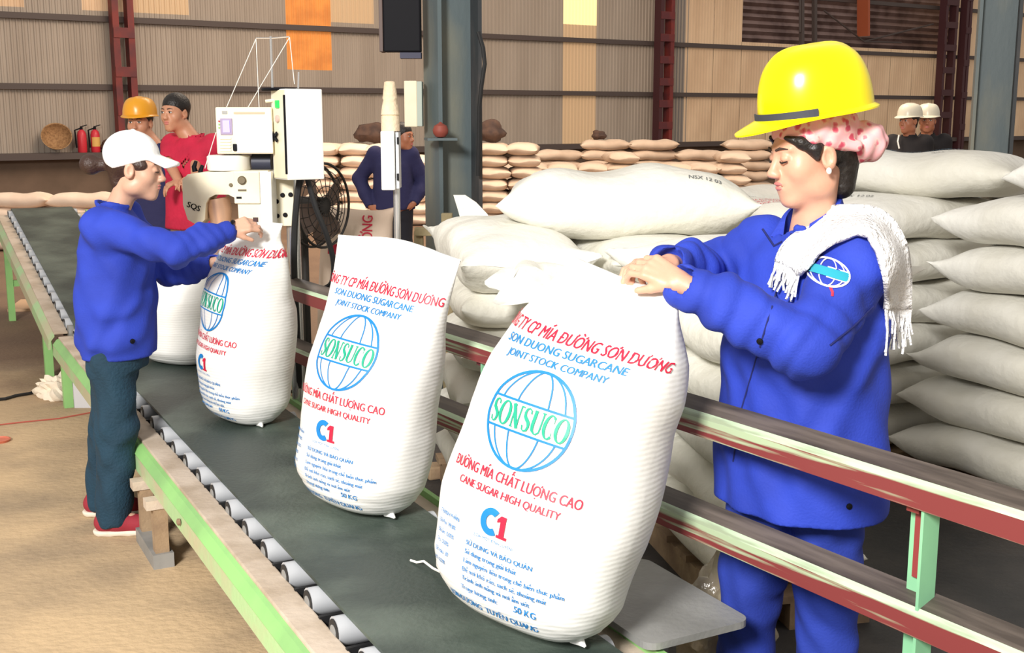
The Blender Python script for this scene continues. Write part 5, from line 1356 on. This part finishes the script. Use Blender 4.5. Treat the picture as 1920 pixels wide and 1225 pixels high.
# stand collar of the jacket
vs = []; fs = []; cn = d1['nk'] + V3((.002, .0, -.016)); N_ = 40
for i in range(N_ + 1):
    a = -2.35 + 4.7 * i / N_; d_ = d1['f'] * -math.cos(a) + d1['l'] * math.sin(a); hh_ = .128 - .085 * (abs(a) / 2.35) ** 1.2; br = .064
    for r_, z_ in ((br, 0), (br - .004, hh_), (br + .008, hh_ - .003), (br + .030, hh_ * .42 - .012), (br + .022, hh_ * .42 - .016), (br + .010, 0)): vs.append(cn + d_ * r_ + V3((0, 0, z_)))
for i in range(N_):
    for k_ in range(6): fs.append((6 * i + k_, 6 * i + (k_ + 1) % 6, 6 * i + 6 + (k_ + 1) % 6, 6 * i + 6 + k_))
fs += [(0, 1, 2, 3, 4, 5), tuple(6 * N_ + q for q in (5, 4, 3, 2, 1, 0))]
cl_ = MB().add(vs, fs).build('collar', M_blue, w1); shade(cl_.data, 50)
# placket buttons, pocket flap, sleeve emblem
def ray_hit(root, name, px, py):
    """where a camera ray meets a part already built (gives the part's real surface point)"""
    o = [c for c in root.children if c.name.split('.')[0] == name][0]; me = o.data
    from mathutils.bvhtree import BVHTree
    if name not in root_bvh.setdefault(root.name, {}):
        root_bvh[root.name][name] = BVHTree.FromPolygons([v.co[:] for v in me.vertices], [tuple(p.vertices) for p in me.polygons])
    hit = root_bvh[root.name][name].ray_cast(CAMP, ray(px, py)); return hit[0], hit[1]
root_bvh = {}
for px, py in ((1466, 487), (1385, 770), (1592, 950), (1425, 640)):
    p, n = ray_hit(w1, 'jacket', px, py)
    if p: MB().lathe([(.0075, -.002), (.0075, .003), (.005, .0045)], p, n, 14).build('button', M_black, w1, smooth=True)
def seam(pts, r, name, m_, root=None, part='jacket'):
    P_ = []
    for a, b in zip(pts[:-1], pts[1:]):
        for t_ in np.linspace(0, 1, 7)[:-1]:
            p, n = ray_hit(root or w1, part, a[0] + (b[0] - a[0]) * t_, a[1] + (b[1] - a[1]) * t_)
            if p: P_.append(p + n * .0008)
    if len(P_) > 2: MB().tube(P_, r, 5).build(name, m_, root or w1, smooth=True)
M_seamblue = mat('dark_blue_seam', (.008, .014, .12), .8)
seam([(1487, 425), (1470, 500), (1425, 650), (1390, 770), (1372, 885)], .0022, 'placket_seam', M_seamblue)
seam([(1556, 648), (1600, 612), (1645, 566)], .0026, 'back_seam', M_seamblue)
seam([(1430, 430), (1452, 462), (1470, 452)], .003, 'collar_point', M_seamblue)
def patch_print(pr, m_, name, pc, ux, uy):
    """lay flat print on the jacket around the pixel pc"""
    bm = bmesh.new(); vv = [bm.verts.new((a, b, 0)) for a, b in pr.v]
    for f in pr.f:
        try: bm.faces.new([vv[i] for i in f])
        except ValueError: pass
    for v in bm.verts:
        p, n = ray_hit(w1, 'jacket', pc[0] + v.co.x * ux[0] + v.co.y * uy[0], pc[1] + v.co.x * ux[1] + v.co.y * uy[1])
        v.co = (p + n * .0025) if p else Vector((0, 0, 0))
    me = bpy.data.meshes.new(name); bm.to_mesh(me); bm.free(); me.materials.append(m_); return obj(name, me, w1)
wl = Print(); globe_lines(wl, 0, 0, 1.0, .22, .07, yr=.62)
bd = Print(); bd.add([(x_, y_) for x_ in np.linspace(-.97, .97, 25) for y_ in np.linspace(-.20, .20, 6)], [(i * 6 + j, i * 6 + 6 + j, i * 6 + 7 + j, i * 6 + 1 + j) for i in range(24) for j in range(5)])
patch_print(bd, mat('teal_patch', (.02, .36, .48), .6), 'emblem_band', (1552, 511), (40, 12), (8, -40))
patch_print(wl, mat('white_patch', (.85, .80, .88), .6), 'emblem', (1552, 511), (40, 12), (8, -40))
rd = Print(); rd.stroke([(0, 0), (.5, -.6), (.6, -1.1)], .35); patch_print(rd, M_pred, 'red_tab', (1556, 538), (14, 4), (4, -14))
# towel over the near shoulder: a thick ribbon laid on the jacket, fringed at both ends
def towel(px_pts, width, root):
    rows = []; K = 9
    from mathutils.bvhtree import BVHTree
    cl = []
    for a, b in zip(px_pts[:-1], px_pts[1:]):
        for t_ in np.linspace(0, 1, 7)[:-1]: cl.append([a[i] + (b[i] - a[i]) * t_ for i in range(4)])
    cl.append(list(px_pts[-1]))
    return cl
tw = [(1486, 510, 26, .0), (1512, 466, 32, 0), (1556, 430, 34, 0), (1604, 412, 32, 0), (1646, 424, 34, .0), (1668, 462, 32, 0), (1678, 520, 30, 0), (1682, 580, 26, 0)]
cl = towel(tw, .1, w1); vs = []; fs = []; K = 10; jk = [c for c in w1.children if c.name.startswith('jacket')][0]
from mathutils.bvhtree import BVHTree
n_j = len(jk.data.vertices)
jb = BVHTree.FromPolygons([v.co[:] for v in jk.data.vertices] + [v.co[:] for v in cl_.data.vertices], [tuple(p.vertices) for p in jk.data.polygons] + [tuple(i + n_j for i in p.vertices) for p in cl_.data.polygons])
lastY = 2.72
for i, (x, y, wpx, _) in enumerate(cl):
    a = cl[max(i - 1, 0)]; b = cl[min(i + 1, len(cl) - 1)]; tx, ty = b[0] - a[0], b[1] - a[1]; ln_ = math.hypot(tx, ty); nx, ny = -ty / ln_, tx / ln_
    for j in range(K):
        s_ = (j / (K - 1) - .5) * 2; X, Y_ = x + nx * s_ * wpx, y + ny * s_ * wpx
        hit = jb.ray_cast(CAMP, ray(X, Y_)); 
        if hit[0] is None:
            q = on_y(X, Y_, 2.80); nr_ = jb.find_nearest(q); p = nr_[0] + nr_[1] * .012 if (nr_[0] - q).length < .05 else q
            p = q if (nr_[0] - q).length > .012 else p
        else: p = hit[0] + hit[1] * .012 - ray(X, Y_) * .006
        fl = .006 * math.sin(j * 2.4 + i * .5) + .004 * math.sin(i * 1.3)
        vs.append(p + (hit[1] if hit[0] is not None else Vector((0, -1, 0))) * (.004 + fl))
n1 = len(cl)
for i in range(n1 - 1):
    for j in range(K - 1): fs.append((i * K + j, i * K + j + 1, (i + 1) * K + j + 1, (i + 1) * K + j))
# smooth the ribbon and give it thickness
A = np.array(vs, float).reshape(n1, K, 3)
for _ in range(4):
    B_ = A.copy(); B_[1:-1] = (A[:-2] + 2 * A[1:-1] + A[2:]) / 4; B_[:, 1:-1] = (B_[:, :-2] + 2 * B_[:, 1:-1] + B_[:, 2:]) / 4; A = B_
me = bpy.data.meshes.new('towel'); me.from_pydata([tuple(p) for p in A.reshape(-1, 3)], [], fs); me.materials.append(M_towel); shade(me, 60)
to = obj('towel', me, None); to.location = (0, 0, 0)
md = to.modifiers.new('thick', 'SOLIDIFY'); md.thickness = .012; md.offset = 0
tag(rebase(to, (.80, 2.75, 1.36)), 'white fringed towel draped over the shoulder of the woman in the yellow helmet', 'towel')
frs = MB()
for end, dirv in ((0, Vector((-.25, -.2, -1))), (n1 - 1, Vector((-.02, -.02, -1)))):
    for j in np.linspace(0, K - 1, 34):
        j0 = int(j); t_ = j - j0; p = A[end, j0] * (1 - t_) + A[end, min(j0 + 1, K - 1)] * t_
        L = (.05 if end == 0 else .085) * (.6 + random.random() * .7); dv = (dirv + Vector((jit(.25), jit(.2), 0))).normalized(); p = Vector(p)
        frs.tube([p, p + dv * L * .5 + Vector((jit(.006), jit(.005), 0)), p + dv * L], .0030, 5)
fo = frs.build('fringe', M_towel, None); fo.parent = to; fo.matrix_basis = Matrix.Translation(-to.location); fo['kind'] = 'stuff'

# ------------------------------------------------------------------ the worker in the white cap
H2 = Head((-1.462, 4.60, 1.438), 3, 6, 0, .98)
legs2 = {-1: (V3((-1.575, 4.52, .74)), V3((-1.565, 4.50, .43)), V3((-1.59, 4.47, .075))), 1: (V3((-1.60, 4.68, .74)), V3((-1.66, 4.70, .43)), V3((-1.715, 4.70, .075)))}
arms2 = {-1: (V3(on_y(332, 470, 4.36)), V3(on_y(428, 432, 4.47))), 1: (V3(on_y(318, 508, 4.80)), V3(on_y(398, 497, 4.74)))}
w2, d2 = figure('person', 'woman in white cap and blue jacket guiding a sack into the sewing machine', (-1.575, 4.60), 1.53, 4, H2, arms2, M_skinL, .005, None, legs=legs2,
    jacket=M_blue, trousers=M_teal, shoes=(mat('dark_red_canvas', (.30, .02, .035), .8), mat('cream_rubber', (.75, .66, .55), .7)), res_cloth=.0075, baggy=1.02, hem=.74, sleeve_to=.95, lean=(.015, 0), hemw=.88, fold_amp=.0026,
    hands={-1: dict(d=(.85, .25, .25), n=(.2, .75, -.5), side=-1, curl=(35, 45, 30), k=.98), 1: dict(d=(.95, -.1, .1), n=(.1, -.8, -.2), side=1, curl=(25, 35, 25), k=.98)})
F = SDF(*bounds([H2.p(0, -.2, -.11), H2.p(0, .1, .12), H2.p(.1, 0, 0), H2.p(-.1, 0, 0)], .04), .005)
H2.ell(F, (0, -.022, .042), (.080, .100, .083), 0)
for s in (-1, 1): H2.ell(F, (s * .064, .028, .024), (.015, .030, .022), .012)
H2.cone(F, (0, -.075, .0), (0, -.065, -.055), .040, .032, .02); H2.ell(F, (0, -.178, .004), (.043, .043, .042), .006); H2.cone(F, (0, -.11, .012), (0, -.15, .006), .026, .028, .008)
H2.ell(F, (0, .085, -.025), (.075, .072, .072), .008, 's')
for s in (-1, 1): H2.ell(F, (s * .085, .012, -.055), (.03, .032, .055), .008, 's'); H2.ell(F, (s * .088, -.006, -.004), (.026, .024, .036), .004, 's')
F.build('hair', M_hairb, w2)
F = SDF(*bounds([H2.p(0, -.13, 0), H2.p(0, .22, .17), H2.p(.11, 0, 0), H2.p(-.11, 0, 0)], .03), .005)
H2.ell(F, (0, -.022, .060), (.090, .110, .095), 0); F.cut(H2.p(0, .085, .058), -H2.B[2] * .94 + H2.B[1] * .34)
for s in np.linspace(-1, 1, 25):
    F.cone(H2.p(s * .060, .055 + .02 * (1 - s * s), .062 - .006 * s * s), H2.p(s * .052, .125 + .035 * (1 - s * s), .040 - .014 * s * s), .006, .005, .010)
H2.ell(F, (0, -.02, .156), (.008, .008, .005), .004); cap = F.build('cap', M_cap, w2)
p, n = ray_hit(w2, 'jacket', 248, 640)
if p: MB().lathe([(.010, -.003), (.010, .004), (.006, .006)], p, n, 12).build('button', M_black, w2)
m = MB(); q0 = V3(arms2[-1][1]); MB().tube([q0 + V3((.012 + .034 * 0, .0, 0)) + .034 * V3((.2, math.cos(a), math.sin(a))) for a in np.linspace(0, 6.283, 20)], .007, 6, False).build('wristwatch', M_black, w2)

# ------------------------------------------------------------------ men in the background
def man(label, px, Y, top_px, head_h, body_h, skin, jacket, trousers, arms=None, hands=None, short=False, pitch=0, stature=None, res=.009, dx=0.0, hat=0.0):
    zt = on_y(px, top_px, Y).z - hat; st = stature or zt; hx = on_y(px, top_px, Y).x; k = st / 1.62
    h = R(body_h); f = V3((math.cos(h), math.sin(h), 0)); l = V3((-f[1], f[0], 0)); b = V3((hx + dx, Y, 0))
    Hd = Head((hx + math.cos(R(head_h)) * .02, Y + math.sin(R(head_h)) * .02, zt - .125), head_h, pitch, 0, 1.02)
    nk = b + V3((0, 0, 1.36 * k))
    if arms is None:
        arms = {s: (nk + l * s * .215 - V3((0, 0, .30)) + f * .02, nk + l * s * .19 - V3((0, 0, .50)) + f * .14) for s in (1, -1)}
        hands = {s: dict(d=f * .5 - V3((0, 0, 1)), n=-l * s, side=s, curl=(20, 25, 20)) for s in (1, -1)}
    r_, d_ = figure('person', label, (b[0], b[1]), st, body_h, Hd, arms, skin, res, None, jacket=jacket, trousers=trousers, shoes=(M_black, M_rubber), hands=hands, res_cloth=res * 1.35, short=short, down=False, ripple=False, hem=.78 if not short else .80, jaw=1.08, neck_r=.052)
    return r_, d_, Hd
def short_hair(Hd, root, m_, res=.007):
    F = SDF(*bounds([Hd.p(0, -.13, -.09), Hd.p(0, .11, .14), Hd.p(.1, 0, 0), Hd.p(-.1, 0, 0)], .03), res)
    Hd.ell(F, (0, -.020, .050), (.083, .103, .090), 0); Hd.cone(F, (0, -.085, .0), (0, -.08, -.04), .04, .035, .02)
    Hd.ell(F, (0, .088, -.030), (.078, .070, .078), .01, 's')
    for s in (-1, 1): Hd.ell(F, (s * .085, .012, -.055), (.03, .034, .06), .008, 's'); Hd.ell(F, (s * .088, -.006, -.004), (.026, .024, .036), .004, 's')
    return F.build('hair', m_, root)
M_redshirt = mat('crimson_shirt', (.62, .015, .06), .8, 0, (.5, .012, .05), 6, .3, 30); M_khaki = mat('pale_trousers', (.60, .42, .38), .85)
r3, d3, H3 = man('man in crimson polo shirt standing behind the sewing machine', 330, 8.0, 178, 248, 240, M_skinM, M_redshirt, M_khaki, short=True, dx=.10,
    arms={1: (V3(on_y(368, 300, 7.9)), V3(on_y(366, 330, 7.72))), -1: (V3(on_y(318, 305, 7.95)), V3(on_y(335, 340, 7.75)))}, hands={s: dict(d=(-.5, -.6, -.2), n=(0, 0, -1), side=-s, curl=(25, 30, 25)) for s in (1, -1)})
short_hair(H3, r3, M_hair)
r4, d4, H4 = man('man in orange-yellow hard hat and navy jacket', 262, 8.3, 188, 266, 262, M_skinM, M_navy, M_navy, hat=.035, dx=.10)
short_hair(H4, r4, M_hair); helmet(H4, r4, M_orange, (0, -.012, .060), .112, .130, .118, .035)
ya = 11.0
ar5 = {-1: (V3(on_y(674, 335, 11.05)), V3(on_y(694, 386, 10.92))), 1: (V3(on_y(795, 338, 11.05)), V3(on_y(777, 380, 10.92)))}
r5, d5, H5 = man('man in dark navy work clothes standing with hands on hips', 752, 11.0, 232, -28, -90, M_skinD, M_navy, mat('black_trousers', (.012, .012, .02), .85), dx=-.08, res=.010, stature=1.60,
    arms={1: ar5[1], -1: ar5[-1]}, hands={-1: dict(d=(.8, -.3, -.3), n=(.3, .8, 0), side=-1, curl=(10, 15, 10)), 1: dict(d=(-.8, -.3, -.3), n=(-.3, .8, 0), side=1, curl=(10, 15, 10))})
short_hair(H5, r5, M_hair)
M_blackc = mat('black_jacket', (.010, .008, .010), .85)
for px, Y, hd, lab in ((1708, 12.0, 215, 'man in white hard hat beyond the sacks, with a pale lanyard'), (1741, 12.45, 250, 'man in white hard hat half hidden behind another white hard hat')):
    r6, d6, H6 = man(lab, px, Y, 199, hd, hd + 10, M_skinD, M_blackc, M_blackc, hat=.03, res=.012)
    short_hair(H6, r6, M_hair, .009); helmet(H6, r6, M_whel, (0, -.012, .058), .114, .132, .120, .04)
    if px == 1708: MB().tube([H6.p(.03, .10, -.13), H6.p(.01, .14, -.19), H6.p(-.02, .15, -.26)], .008, 6).build('lanyard', M_white, r6)
